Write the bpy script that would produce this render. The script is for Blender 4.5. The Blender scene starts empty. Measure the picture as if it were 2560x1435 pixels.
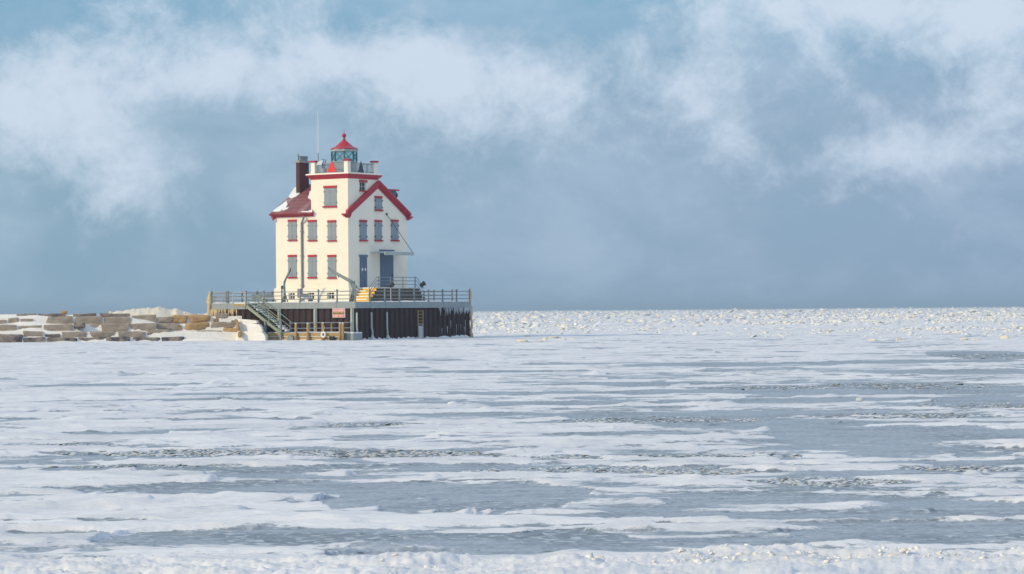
import bpy, math, random
import numpy as np
from mathutils import Vector, Matrix, noise as mnoise

sc = bpy.context.scene
col = sc.collection
R = math.radians
rnd = random.Random(7)
rng = np.random.default_rng(11)

# ------------------------------------------------------------------ camera
FPX = 6440.0                 # focal length in photo pixels (photo is 2560 wide)
EYE = 2.55
PITCH = math.atan(58.8 / FPX)
ROLL = R(0.45)
fwd = Vector((0, math.cos(PITCH), math.sin(PITCH)))
r0 = Vector((1, 0, 0)); u0 = Vector((0, -math.sin(PITCH), math.cos(PITCH)))
RV = r0 * math.cos(ROLL) - u0 * math.sin(ROLL)
UV = r0 * math.sin(ROLL) + u0 * math.cos(ROLL)
cam_d = bpy.data.cameras.new('camera')
cam_d.sensor_width = 36.0
cam_d.lens = 36.0 * FPX / 2560.0
cam_d.clip_start = 0.5; cam_d.clip_end = 30000
cam = bpy.data.objects.new('camera', cam_d); col.objects.link(cam)
cam.matrix_world = Matrix(((RV.x, UV.x, -fwd.x, 0), (RV.y, UV.y, -fwd.y, 0), (RV.z, UV.z, -fwd.z, EYE), (0, 0, 0, 1)))
sc.camera = cam

# ------------------------------------------------------------------ light and sky
SUN_AZ = math.atan2(-0.883, -0.469)      # direction towards the sun, from +Y clockwise
SUN_EL = R(27)
sun_dir = Vector((math.sin(SUN_AZ) * math.cos(SUN_EL), math.cos(SUN_AZ) * math.cos(SUN_EL), math.sin(SUN_EL)))
sd = bpy.data.lights.new('sun', 'SUN'); sd.energy = 2.55; sd.angle = R(0.8); sd.color = (1.0, 0.80, 0.47)
so = bpy.data.objects.new('sun', sd); col.objects.link(so)
so.rotation_euler = (-sun_dir).to_track_quat('-Z', 'Y').to_euler(); so.location = sun_dir * 300

world = bpy.data.worlds.new('World'); sc.world = world; world.use_nodes = True
nt = world.node_tree; nt.nodes.clear(); WL = nt.links
def wn(t, **k):
    n = nt.nodes.new(t)
    for a, v in k.items(): setattr(n, a, v)
    return n
def wm(op, a, b=None, c=None, clamp=False):
    n = wn('ShaderNodeMath', operation=op, use_clamp=clamp)
    for i, v in enumerate((a, b, c)):
        if v is None: continue
        if isinstance(v, (int, float)): n.inputs[i].default_value = v
        else: WL.new(v, n.inputs[i])
    return n.outputs[0]
def wmix(f, a, b):
    n = wn('ShaderNodeMix', data_type='RGBA')
    for i, v in ((0, f), (6, a), (7, b)):
        if isinstance(v, (int, float)): n.inputs[i].default_value = v
        elif isinstance(v, tuple): n.inputs[i].default_value = (*v, 1)
        else: WL.new(v, n.inputs[i])
    return n.outputs[2]
def wmap(v, a, b, c, d, smooth=True):
    n = wn('ShaderNodeMapRange', interpolation_type='SMOOTHSTEP' if smooth else 'LINEAR')
    WL.new(v, n.inputs[0])
    for i, x in enumerate((a, b, c, d)): n.inputs[i + 1].default_value = x
    return n.outputs[0]
SKY_S = 0.1
tc = wn('ShaderNodeTexCoord'); sep = wn('ShaderNodeSeparateXYZ'); WL.new(tc.outputs['Generated'], sep.inputs[0])
dx, dy, dz = sep.outputs
az = wm('ARCTAN2', dx, dy)
el = wm('ARCSINE', dz)
def wnoise(scale, stretch, detail, rough, dist, off=(0, 0, 0), roty=0):
    mp = wn('ShaderNodeMapping'); WL.new(tc.outputs['Generated'], mp.inputs[0])
    mp.inputs['Scale'].default_value = stretch; mp.inputs['Location'].default_value = off
    mp.inputs['Rotation'].default_value = (0, roty, 0)
    n = wn('ShaderNodeTexNoise'); WL.new(mp.outputs[0], n.inputs[0])
    n.inputs['Scale'].default_value = scale; n.inputs['Detail'].default_value = detail
    n.inputs['Roughness'].default_value = rough; n.inputs['Distortion'].default_value = dist
    return n.outputs[0]
n_big = wnoise(10.0, (1, 1, 1.35), 9, 0.56, 0.2, (3.1, 0, 1.2))
n_wisp = wnoise(19.0, (1, 1, 1.35), 10, 0.60, 0.35, (0.4, 2.0, 5.2), R(-28))
n_fine = wnoise(40.0, (1, 1, 1.1), 14, 0.72, 0.25, (7.7, 1.0, 0.2), R(35))
def blob(px, py, rx, ry, deg, w):            # a cloud mass at a direction in the sky
    a0 = (px - 1280) / FPX; e0 = (776 - py) / FPX
    ca, sa = math.cos(R(deg)), math.sin(R(deg))
    da = wm('SUBTRACT', az, a0); de = wm('SUBTRACT', el, e0)
    u = wm('DIVIDE', wm('ADD', wm('MULTIPLY', da, ca), wm('MULTIPLY', de, sa)), rx / FPX)
    v = wm('DIVIDE', wm('SUBTRACT', wm('MULTIPLY', de, ca), wm('MULTIPLY', da, sa)), ry / FPX)
    q = wm('ADD', wm('MULTIPLY', u, u), wm('MULTIPLY', v, v))
    return wm('MULTIPLY', wm('POWER', 2.718, wm('MULTIPLY', q, -1.0)), w)
bias = None
for b in ((620, 170, 600, 95, 4, .26), (110, 340, 200, 130, -20, .26), (330, 440, 130, 70, -35, .14), (1150, 210, 420, 130, 0, .22),
          (1690, 210, 260, 60, -38, .22), (2150, 30, 520, 80, -3, .30), (2330, 385, 330, 50, 0, .2), (2480, 230, 170, 190, 0, .18),
          (2080, 170, 260, 40, -48, .16), (2060, 420, 60, 50, 30, .1), (1480, 60, 170, 70, 0, -.22), (60, 30, 230, 70, 20, -.3),
          (650, 440, 260, 110, -20, -.2), (1250, 20, 260, 50, 0, -.2), (1500, 500, 300, 120, 0, -.12), (2150, 230, 120, 120, 0, -.1),
          (500, 60, 160, 45, 0, -.06)):
    s = blob(*b); bias = s if bias is None else wm('ADD', bias, s)
low = wm('ADD', wmap(el, 0.004, 0.058, -0.17, 0.0), wmap(el, 0.13, 0.6, 0.0, 0.24))
dens = wm('ADD', wm('ADD', wm('MULTIPLY', n_big, 0.60), wm('MULTIPLY', n_wisp, 0.62)), wm('MULTIPLY', n_fine, 0.85))
dens = wm('ADD', wm('ADD', dens, wm('MULTIPLY', bias, 0.9)), low)
cov = wmap(dens, 0.93, 1.40, 0.0, 1.0)
k = 1.0 / SKY_S
def kc(c): return tuple(x * k for x in c)
sky = wn('ShaderNodeTexSky', sky_type='NISHITA')
sky.sun_disc = False; sky.sun_elevation = SUN_EL; sky.sun_rotation = SUN_AZ; sky.dust_density = 2.0; sky.altitude = 170
teal = wmap(el, 0.07, 0.13, 0.0, 1.0)
side = wmap(az, -0.2, 0.22, 0.0, 1.0, False)
lowc = wmix(side, kc((0.250, 0.405, 0.53)), kc((0.268, 0.388, 0.555)))
base = wmix(teal, lowc, kc((0.20, 0.40, 0.57)))
base = wmix(wmap(el, 0.13, 0.7, 0.0, 1.0), base, kc((0.25, 0.40, 0.72)))
base = wmix(0.06, base, sky.outputs[0])
n_soft = wnoise(13.0, (1, 1, 1.6), 9, 0.62, 0.3, (11.0, 4.0, 2.0))
base = wmix(wmap(n_soft, 0.38, 0.70, 0.0, 0.40), base, kc((0.52, 0.63, 0.78)))
cl = wmix(cov, base, kc((0.60, 0.70, 0.825)))
bg = wn('ShaderNodeBackground'); bg.inputs[1].default_value = SKY_S; WL.new(cl, bg.inputs[0])
wo = wn('ShaderNodeOutputWorld'); WL.new(bg.outputs[0], wo.inputs[0])

vs = sc.view_settings
vs.view_transform = 'Standard'; vs.look = 'None'; vs.exposure = 0.06; vs.gamma = 1.0; vs.use_curve_mapping = False
sc.render.engine = 'CYCLES'
sc.cycles.use_denoising = True
sc.cycles.max_bounces = 6; sc.cycles.diffuse_bounces = 3; sc.cycles.glossy_bounces = 3; sc.cycles.transmission_bounces = 6
sc.cycles.volume_bounces = 0; sc.cycles.transparent_max_bounces = 8

# ------------------------------------------------------------------ pixel helpers and the pier's own frame
def ray(px, py):
    a = (px - 1280.0) / FPX; b = (717.5 - py) / FPX
    return fwd + RV * a + UV * b
def ground(px, py, z=0.0):
    d = ray(px, py); t = (z - EYE) / d.z
    return Vector((d.x * t, d.y * t, z))
THETA = R(54.4)
ORG = Vector(((888 - 1280) / FPX * 230.0, 230.0, 0))
CT, ST = math.cos(THETA), math.sin(THETA)
def W(x, y, z=0): return Vector((ORG.x + x * CT - y * ST, ORG.y + x * ST + y * CT, z))
def toL(v): return Vector((v.x * CT + v.y * ST, -v.x * ST + v.y * CT, v.z))
CL = toL(Vector((0, 0, EYE)) - ORG)
def LX(px, py, c):            # on the plane x = c of the pier frame -> (y, z)
    d = toL(ray(px, py)); t = (c - CL.x) / d.x
    return CL.y + t * d.y, CL.z + t * d.z
def LY(px, py, c):            # on the plane y = c -> (x, z)
    d = toL(ray(px, py)); t = (c - CL.y) / d.y
    return CL.x + t * d.x, CL.z + t * d.z

# ------------------------------------------------------------------ materials
MATS = {}
def mat(name, base=(.5, .5, .5), rough=.7, metal=0.0, var=0.12, vscale=6.0, bump=0.0, bscale=30.0, spec=0.4, stretch=(1, 1, 1), second=None, sthr=(.5, .7), coord='Object', sscale=None, sstretch=None):
    m = bpy.data.materials.new(name); m.use_nodes = True; MATS[name] = m
    t = m.node_tree; p = t.nodes['Principled BSDF']
    p.inputs['Roughness'].default_value = rough; p.inputs['Metallic'].default_value = metal
    p.inputs['Specular IOR Level'].default_value = spec
    c = t.nodes.new('ShaderNodeTexCoord'); mp = t.nodes.new('ShaderNodeMapping'); t.links.new(c.outputs[coord], mp.inputs[0])
    mp.inputs['Scale'].default_value = stretch
    n = t.nodes.new('ShaderNodeTexNoise'); t.links.new(mp.outputs[0], n.inputs[0]); n.inputs['Scale'].default_value = vscale; n.inputs['Detail'].default_value = 6; n.inputs['Roughness'].default_value = .65
    r = t.nodes.new('ShaderNodeMapRange'); t.links.new(n.outputs[0], r.inputs[0]); r.inputs[1].default_value = .25; r.inputs[2].default_value = .75
    r.inputs[3].default_value = 1 - var; r.inputs[4].default_value = 1 + var
    mx = t.nodes.new('ShaderNodeVectorMath'); mx.operation = 'SCALE'; mx.inputs[0].default_value = base; t.links.new(r.outputs[0], mx.inputs['Scale'])
    out = mx.outputs[0]
    if second:
        mp2 = t.nodes.new('ShaderNodeMapping'); t.links.new(c.outputs[coord], mp2.inputs[0]); mp2.inputs['Scale'].default_value = sstretch or stretch; mp2.inputs['Location'].default_value = (3.3, 1.7, 9.1)
        n2 = t.nodes.new('ShaderNodeTexNoise'); t.links.new(mp2.outputs[0], n2.inputs[0]); n2.inputs['Scale'].default_value = sscale or vscale * .6; n2.inputs['Detail'].default_value = 7; n2.inputs['Roughness'].default_value = .7
        r2 = t.nodes.new('ShaderNodeMapRange'); t.links.new(n2.outputs[0], r2.inputs[0]); r2.inputs[1].default_value = sthr[0]; r2.inputs[2].default_value = sthr[1]
        mc = t.nodes.new('ShaderNodeMix'); mc.data_type = 'RGBA'; t.links.new(r2.outputs[0], mc.inputs[0]); t.links.new(out, mc.inputs[6]); mc.inputs[7].default_value = (*second, 1)
        out = mc.outputs[2]
    t.links.new(out, p.inputs['Base Color'])
    if bump:
        bn = t.nodes.new('ShaderNodeTexNoise'); t.links.new(mp.outputs[0], bn.inputs[0]); bn.inputs['Scale'].default_value = bscale; bn.inputs['Detail'].default_value = 5
        b = t.nodes.new('ShaderNodeBump'); b.inputs['Strength'].default_value = 1.0; b.inputs['Distance'].default_value = bump; t.links.new(bn.outputs[0], b.inputs['Height']); t.links.new(b.outputs[0], p.inputs['Normal'])
    return m
mat('stucco', (.88, .82, .69), .85, var=.035, vscale=1.2, bump=.012, bscale=14, second=(.78, .70, .55), sthr=(.6, .85), sscale=.7, sstretch=(1.4, 1.4, .35))
mat('red_paint', (.42, .018, .04), .42, var=.16, vscale=2.5, bump=.004, bscale=40, second=(.32, .02, .035), sthr=(.52, .8))
mat('red_bright', (.72, .03, .035), .5, var=.05)
mat('shutter_grey', (.255, .30, .345), .6, var=.1, vscale=5, bump=.006, bscale=20, stretch=(3, 3, .4))
mat('door_grey', (.115, .165, .24), .6, var=.1, vscale=5)
mat('steel_grey', (.21, .245, .275), .5, var=.14, vscale=4, second=(.30, .22, .17), sthr=(.66, .8), sscale=5)
mat('fascia_grey', (.285, .325, .345), .65, var=.12, vscale=1.1, bump=.006, bscale=10, second=(.24, .235, .22), sthr=(.52, .75), sscale=1.6, sstretch=(2.5, 2.5, .5))
mat('galvanised', (.40, .45, .43), .5, var=.15, vscale=3, stretch=(2, 2, .4), second=(.36, .30, .2), sthr=(.6, .8))
mat('stair_paint', (.27, .32, .25), .55, var=.18, vscale=4, second=(.36, .33, .15), sthr=(.5, .75))
mat('dark_metal', (.05, .052, .06), .5, var=.2)
mat('davit_grey', (.19, .235, .235), .5, var=.15, vscale=5, second=(.28, .24, .17), sthr=(.6, .8))
mat('sheet_rust', (.042, .020, .020), .8, var=.35, vscale=1.6, stretch=(2, 2, .25), bump=.01, bscale=12, second=(.10, .066, .05), sthr=(.62, .85), sscale=1.5, sstretch=(2.4, 2.4, .12))
mat('dark_blocker', (.03, .025, .025), .9)
mat('brick', (.085, .03, .027), .85, var=.2, vscale=5)
mat('concrete', (.36, .34, .31), .85, var=.2, vscale=2.5, bump=.01, bscale=10)
mat('porch_brick', (.095, .078, .068), .8, var=.35, vscale=2.2, bump=.01, bscale=12)
mat('yellow_paint', (.86, .5, .02), .55, var=.1, vscale=5)
mat('wood', (.40, .27, .13), .8, var=.25, vscale=3, stretch=(4, 4, .5), bump=.008, bscale=12, second=(.26, .18, .1), sthr=(.5, .75), sscale=3)
mat('wood_long', (.42, .29, .13), .8, var=.25, vscale=3, stretch=(4, .5, 4), bump=.008, bscale=12, second=(.24, .18, .11), sthr=(.5, .75), sscale=3)
mat('stone', (.385, .32, .255), .85, var=.2, vscale=1.6, bump=.035, bscale=5, second=(.30, .23, .175), sthr=(.48, .72), sscale=1.3)
mat('stone_dark', (.31, .25, .205), .8, var=.25, vscale=1.6, bump=.035, bscale=5, second=(.07, .068, .08), sthr=(.42, .6), sscale=1.1)
mat('stone_amber', (.46, .295, .135), .6, var=.2, vscale=2.2, bump=.08, bscale=3.5, second=(.33, .2, .1), sthr=(.5, .75), sscale=2)
mat('snow', (.82, .835, .86), .75, var=.03, vscale=3, bump=.02, bscale=7, spec=.25)
mat('snow_stained', (.84, .82, .78), .75, var=.05, vscale=1.4, bump=.05, bscale=3.5, spec=.25, second=(.66, .58, .46), sthr=(.66, .9), sscale=.9)
mat('ice_tan', (.58, .44, .25), .35, var=.2, vscale=3, bump=.03, bscale=6, spec=.5)
mat('ice_pale', (.50, .54, .58), .4, var=.12, vscale=2, bump=.02, bscale=8, spec=.5)
mat('ice_cream', (.72, .67, .56), .6, var=.12, vscale=1.5, bump=.04, bscale=5, second=(.62, .5, .32), sthr=(.55, .78), sscale=1.2)
mat('pack_ice', (.83, .815, .78), .7, var=.1, vscale=.4, bump=.03, bscale=2, spec=.25, coord='Object')
mat('rubber', (.02, .02, .022), .7, var=.2)
mat('white_paint', (.8, .8, .78), .5, var=.04)
mat('sign_red', (.62, .10, .085), .5, var=.05)
mat('sign_white', (.80, .76, .72), .5, var=.03)
mat('sign_black', (.03, .028, .02), .5, var=.05)
mat('sign_yellow', (.75, .5, .08), .5, var=.03)
mat('lantern_grey', (.33, .42, .44), .45, var=.1)
mat('solar', (.55, .58, .62), .25, var=.05)
mat('pane_dark', (.03, .04, .045), .12, var=.05, spec=.6)
mat('rope', (.6, .58, .5), .8)
# roof shingles: fine courses far too small to pick apart at this distance
m = mat('shingle', (.17, .042, .045), .5, var=.15, vscale=1.2)
t = m.node_tree; p = t.nodes['Principled BSDF']
tcn = t.nodes.new('ShaderNodeTexCoord'); br = t.nodes.new('ShaderNodeTexBrick'); mp = t.nodes.new('ShaderNodeMapping'); t.links.new(tcn.outputs['UV'], mp.inputs[0]); t.links.new(mp.outputs[0], br.inputs[0])
br.inputs['Color1'].default_value = (.17, .042, .045, 1); br.inputs['Color2'].default_value = (.24, .075, .075, 1); br.inputs['Mortar'].default_value = (.25, .11, .11, 1)
br.inputs['Scale'].default_value = 1.0; br.inputs['Mortar Size'].default_value = .02; br.inputs['Brick Width'].default_value = .34; br.inputs['Row Height'].default_value = .2
fn = t.nodes.new('ShaderNodeTexNoise'); t.links.new(tcn.outputs['UV'], fn.inputs[0]); fn.inputs['Scale'].default_value = .6; fn.inputs['Detail'].default_value = 8
fr = t.nodes.new('ShaderNodeMapRange'); t.links.new(fn.outputs[0], fr.inputs[0]); fr.inputs[1].default_value = .5; fr.inputs[2].default_value = .75; fr.inputs[4].default_value = .45
mc = t.nodes.new('ShaderNodeMix'); mc.data_type = 'RGBA'; t.links.new(fr.outputs[0], mc.inputs[0]); t.links.new(br.outputs[0], mc.inputs[6]); mc.inputs[7].default_value = (.62, .58, .6, 1)
t.links.new(mc.outputs[2], p.inputs['Base Color'])
# lantern glass
m = mat('glass', (.6, .85, .85), .05); t = m.node_tree; t.nodes.clear()
g1 = t.nodes.new('ShaderNodeBsdfTransparent'); g1.inputs[0].default_value = (.62, .88, .86, 1)
g2 = t.nodes.new('ShaderNodeBsdfGlossy'); g2.inputs[1].default_value = .08; g2.inputs[0].default_value = (.8, .95, .93, 1)
gm = t.nodes.new('ShaderNodeMixShader'); gm.inputs[0].default_value = .22
t.links.new(g1.outputs[0], gm.inputs[1]); t.links.new(g2.outputs[0], gm.inputs[2])
go = t.nodes.new('ShaderNodeOutputMaterial'); t.links.new(gm.outputs[0], go.inputs[0])

# ------------------------------------------------------------------ object helpers
BASE = {}
def tag(o, label=None, cat=None, group=None, kind=None):
    if label: o['label'] = label
    if cat: o['category'] = cat
    if group: o['group'] = group
    if kind: o['kind'] = kind
    return o
def thing(name, label, cat, base=(0, 0, 0), group=None):         # an Empty at a thing's base, in the pier frame
    o = bpy.data.objects.new(name, None); col.objects.link(o)
    o.empty_display_size = .3
    o.location = W(*base); o.rotation_euler = (0, 0, THETA)
    BASE[o] = Vector(base)
    return tag(o, label, cat, group)
def wthing(name, label, cat, base=(0, 0, 0), group=None):        # the same in plain world axes
    o = bpy.data.objects.new(name, None); col.objects.link(o); o.empty_display_size = .3
    o.location = base; BASE[o] = Vector(base)
    return tag(o, label, cat, group)
class MB:
    def __init__(s): s.v = []; s.f = []; s.uv = None; s.sm = False
    def add(s, vs, fs):
        n = len(s.v); s.v += [Vector(q) for q in vs]; s.f += [tuple(i + n for i in f) for f in fs]; return s
    def box(s, a, b):
        x0, x1 = sorted((a[0], b[0])); y0, y1 = sorted((a[1], b[1])); z0, z1 = sorted((a[2], b[2]))
        return s.add([(x0, y0, z0), (x1, y0, z0), (x1, y1, z0), (x0, y1, z0), (x0, y0, z1), (x1, y0, z1), (x1, y1, z1), (x0, y1, z1)],
                     [(0, 3, 2, 1), (4, 5, 6, 7), (0, 1, 5, 4), (1, 2, 6, 5), (2, 3, 7, 6), (3, 0, 4, 7)])
    def prism(s, poly, d):                   # poly: 3-D points of one face, d: extrusion
        d = Vector(d); n = len(poly); P = [Vector(q) for q in poly]
        nn = Vector()
        for i in range(n): nn += P[i].cross(P[(i + 1) % n])
        if nn.dot(d) > 0: P.reverse()
        return s.add(P + [q + d for q in P], [tuple(range(n)), tuple(range(2 * n - 1, n - 1, -1))] + [(i, n + i, n + (i + 1) % n, (i + 1) % n) for i in range(n)])
    def tube(s, pts, r, n=8, cap=True):
        pts = [Vector(q) for q in pts]; rs = r if isinstance(r, (list, tuple)) else [r] * len(pts)
        V = []; F = []
        for i, q in enumerate(pts):
            tng = (pts[min(i + 1, len(pts) - 1)] - pts[max(i - 1, 0)]).normalized()
            a = tng.orthogonal().normalized() if i == 0 else (a - tng * a.dot(tng)).normalized()
            b = tng.cross(a)
            for k in range(n):
                t = 2 * math.pi * k / n
                V.append(q + (a * math.cos(t) + b * math.sin(t)) * rs[i])
        for i in range(len(pts) - 1):
            for k in range(n):
                F.append((i * n + k, i * n + (k + 1) % n, (i + 1) * n + (k + 1) % n, (i + 1) * n + k))
        if cap: F += [tuple(range(n - 1, -1, -1)), tuple(range((len(pts) - 1) * n, len(pts) * n))]
        return s.add(V, F)
    def beam(s, a, b, w, h, up=(0, 0, 1)):    # rectangular bar
        a = Vector(a); b = Vector(b); d = (b - a).normalized(); sd_ = d.cross(Vector(up)).normalized(); u = sd_.cross(d)
        V = []
        for q in (a, b):
            for i, j in ((-1, -1), (1, -1), (1, 1), (-1, 1)): V.append(q + sd_ * (i * w / 2) + u * (j * h / 2))
        return s.add(V, [(3, 2, 1, 0), (4, 5, 6, 7), (0, 1, 5, 4), (1, 2, 6, 5), (2, 3, 7, 6), (3, 0, 4, 7)])
    def lathe(s, c, prof, n=16, ph=0.0, half=None):
        c = Vector(c); V = []; F = []
        for (r, z) in prof:
            for k in range(n):
                t = ph + 2 * math.pi * k / n; V.append(c + Vector((r * math.cos(t), r * math.sin(t), z)))
        for i in range(len(prof) - 1):
            for k in range(n): F.append((i * n + k, i * n + (k + 1) % n, (i + 1) * n + (k + 1) % n, (i + 1) * n + k))
        F += [tuple(range(n - 1, -1, -1)), tuple(range((len(prof) - 1) * n, len(prof) * n))]
        return s.add(V, F)
    def build(s, name, m, parent=None, smooth=False, base=None):
        b = BASE.get(parent, Vector((0, 0, 0))) if parent else Vector(base or (0, 0, 0))
        me = bpy.data.meshes.new(name)
        me.from_pydata([tuple(q - b) for q in s.v], [], s.f); me.update()
        me.materials.append(MATS[m] if isinstance(m, str) else m)
        if smooth: me.polygons.foreach_set('use_smooth', [True] * len(me.polygons))
        o = bpy.data.objects.new(name, me); col.objects.link(o)
        if parent: o.parent = parent; BASE[o] = b
        else: BASE[o] = b
        return o
def pier_mesh(mb, name, m, label, cat, group=None, smooth=False):    # a one-mesh thing standing in the pier frame
    lo = Vector((min(q.x for q in mb.v), min(q.y for q in mb.v), min(q.z for q in mb.v))); hi = Vector((max(q.x for q in mb.v), max(q.y for q in mb.v), 0))
    b = Vector(((lo.x + hi.x) / 2, (lo.y + hi.y) / 2, lo.z))
    o = mb.build(name, m, base=b, smooth=smooth); o.location = W(*b); o.rotation_euler = (0, 0, THETA)
    return tag(o, label, cat, group)
def copy_part(o, parent, dloc):
    c = o.copy(); col.objects.link(c); c.parent = parent; c.location = Vector(o.location) + Vector(dloc); return c
def rock(c, size, seed, n=4, rnd_=7, amp=.05, rot=0.0):
    """rounded, uneven block"""
    r_ = random.Random(seed); V = {}; F = []; P = []
    off = Vector((r_.uniform(-50, 50), r_.uniform(-50, 50), r_.uniform(-50, 50)))
    tx, tz, sk = r_.uniform(-.1, .1), r_.uniform(-.12, .12), r_.uniform(-.12, .12)
    def vid(i, j, k):
        if (i, j, k) in V: return V[(i, j, k)]
        q = Vector((2 * i / n - 1, 2 * j / n - 1, 2 * k / n - 1))
        nn = (abs(q.x) ** rnd_ + abs(q.y) ** rnd_ + abs(q.z) ** rnd_) ** (1 / rnd_)
        q = q / nn
        q.x *= 1 + tx * q.z; q.z *= 1 + tz * q.x; q.z += sk * .5 * q.x * 0.4
        w = Vector((q.x * size[0] / 2, q.y * size[1] / 2, q.z * size[2] / 2))
        d = mnoise.noise_vector(w * 1.1 + off) * amp * 1.6 + mnoise.noise_vector(w * 3.1 + off) * amp
        w += d
        cr, sr = math.cos(rot), math.sin(rot)
        P.append(Vector((w.x * cr - w.y * sr, w.x * sr + w.y * cr, w.z)) + Vector(c)); V[(i, j, k)] = len(P) - 1
        return V[(i, j, k)]
    for a in range(n):
        for b in range(n):
            F.append((vid(a, b, 0), vid(a, b + 1, 0), vid(a + 1, b + 1, 0), vid(a + 1, b, 0)))
            F.append((vid(a, b, n), vid(a + 1, b, n), vid(a + 1, b + 1, n), vid(a, b + 1, n)))
            F.append((vid(a, 0, b), vid(a + 1, 0, b), vid(a + 1, 0, b + 1), vid(a, 0, b + 1)))
            F.append((vid(a, n, b), vid(a, n, b + 1), vid(a + 1, n, b + 1), vid(a + 1, n, b)))
            F.append((vid(0, a, b), vid(0, a, b + 1), vid(0, a + 1, b + 1), vid(0, a + 1, b)))
            F.append((vid(n, a, b), vid(n, a + 1, b), vid(n, a + 1, b + 1), vid(n, a, b + 1)))
    mb = MB(); mb.add(P, F); return mb

# ------------------------------------------------------------------ numpy noise
def perlin(x, y, seed):
    xi = np.floor(x).astype(np.int64); yi = np.floor(y).astype(np.int64); xf = x - xi; yf = y - yi
    def g(i, j):
        h = (i * 374761393 + j * 668265263 + seed * 1442695041) & 0x7fffffff
        h = ((h ^ (h >> 13)) * 1274126177) & 0x7fffffff
        a = ((h ^ (h >> 16)) & 0xffff) / 65536.0 * 2 * np.pi
        return np.cos(a), np.sin(a)
    u = xf * xf * xf * (xf * (xf * 6 - 15) + 10); v = yf * yf * yf * (yf * (yf * 6 - 15) + 10)
    def dotg(i, j, dx_, dy_):
        c, s_ = g(i, j); return c * dx_ + s_ * dy_
    n00 = dotg(xi, yi, xf, yf); n10 = dotg(xi + 1, yi, xf - 1, yf); n01 = dotg(xi, yi + 1, xf, yf - 1); n11 = dotg(xi + 1, yi + 1, xf - 1, yf - 1)
    return 1.5 * ((n00 * (1 - u) + n10 * u) * (1 - v) + (n01 * (1 - u) + n11 * u) * v)
def fbm(x, y, o=4, seed=0, gain=.5, ridge=False):
    s_ = np.zeros_like(x); a = 1.0; f = 1.0; tot = 0
    for k in range(o):
        n = perlin(x * f, y * f, seed + k * 17)
        if ridge: n = 1 - 2 * np.abs(n)
        s_ += a * n; tot += a; a *= gain; f *= 2.03
    return s_ / tot
def sst(a, b, x):
    t = np.clip((x - a) / (b - a), 0, 1); return t * t * (3 - 2 * t)

# ================================================================== THE FROZEN LAKE
# dark windows of bare ice and broken-ice bands, read from the photograph: (x centre, y centre, half width, half height) px
ICE = [(760, 1224, 560, 20), (1080, 1262, 330, 26), (1250, 1240, 230, 36), (660, 1182, 120, 13), (150, 1303, 260, 7), (1800, 1241, 420, 9),
       (700, 1345, 480, 20), (1180, 1352, 420, 20), (1450, 1340, 120, 14), (120, 1338, 160, 7), (300, 1407, 260, 8), (1120, 1393, 380, 12),
       (2150, 1290, 520, 13), (2420, 1272, 230, 24), (2000, 1313, 600, 7), (2250, 1335, 330, 12), (1820, 1360, 240, 15), (2080, 1350, 300, 9),
       (1760, 1256, 90, 5), (1420, 1290, 260, 7), (600, 1172, 700, 6), (1200, 1170, 420, 6), (1750, 1290, 160, 10),
       (2250, 1085, 360, 22), (1900, 1060, 300, 14), (1700, 1040, 330, 10), (2350, 1130, 260, 12), (2100, 1120, 260, 7), (1450, 1010, 330, 6),
       (2200, 975, 420, 12), (2450, 1000, 200, 10), (1800, 980, 330, 7), (2400, 930, 250, 6), (1850, 912, 300, 6), (1350, 985, 300, 5),
       (1200, 930, 300, 4), (700, 985, 300, 4), (300, 965, 240, 4), (500, 1000, 250, 3), (850, 1000, 260, 4), (600, 1050, 200, 4), (300, 1082, 200, 3),
       (2480, 885, 160, 8), (2300, 905, 330, 4), (1600, 960, 300, 5), (1560, 1085, 200, 6), (850, 1093, 300, 3), (2000, 1000, 240, 5), (1250, 1040, 350, 4)]
FLAKE = [(650, 1132, 560, 10), (520, 1133, 300, 10), (1000, 1139, 260, 8), (1650, 1050, 260, 10), (1800, 1142, 240, 8), (1330, 1143, 200, 4), (2060, 1205, 200, 13),
         (2430, 1173, 170, 8), (900, 1063, 160, 6), (2250, 965, 260, 10), (1900, 970, 200, 5), (1500, 1175, 400, 7), (1750, 1183, 200, 6), (250, 1090, 150, 4),
         (120, 1113, 160, 3), (330, 1167, 300, 4), (2480, 890, 150, 10), (2250, 1040, 250, 8), (2450, 1015, 200, 8)]
def lens_field(X, Y, L, pw=1.6):
    out = np.zeros_like(X)
    for (px, py, hw, hh) in L:
        c = ground(px, py); d = c.y
        a = hw * d / FPX; b = hh * d * d / (FPX * EYE)
        q = np.abs((X - c.x) / a) ** 3 + np.abs((Y - c.y) / b) ** pw
        out = np.maximum(out, 1 - q)
    return np.clip(out, 0, 1)
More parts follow.
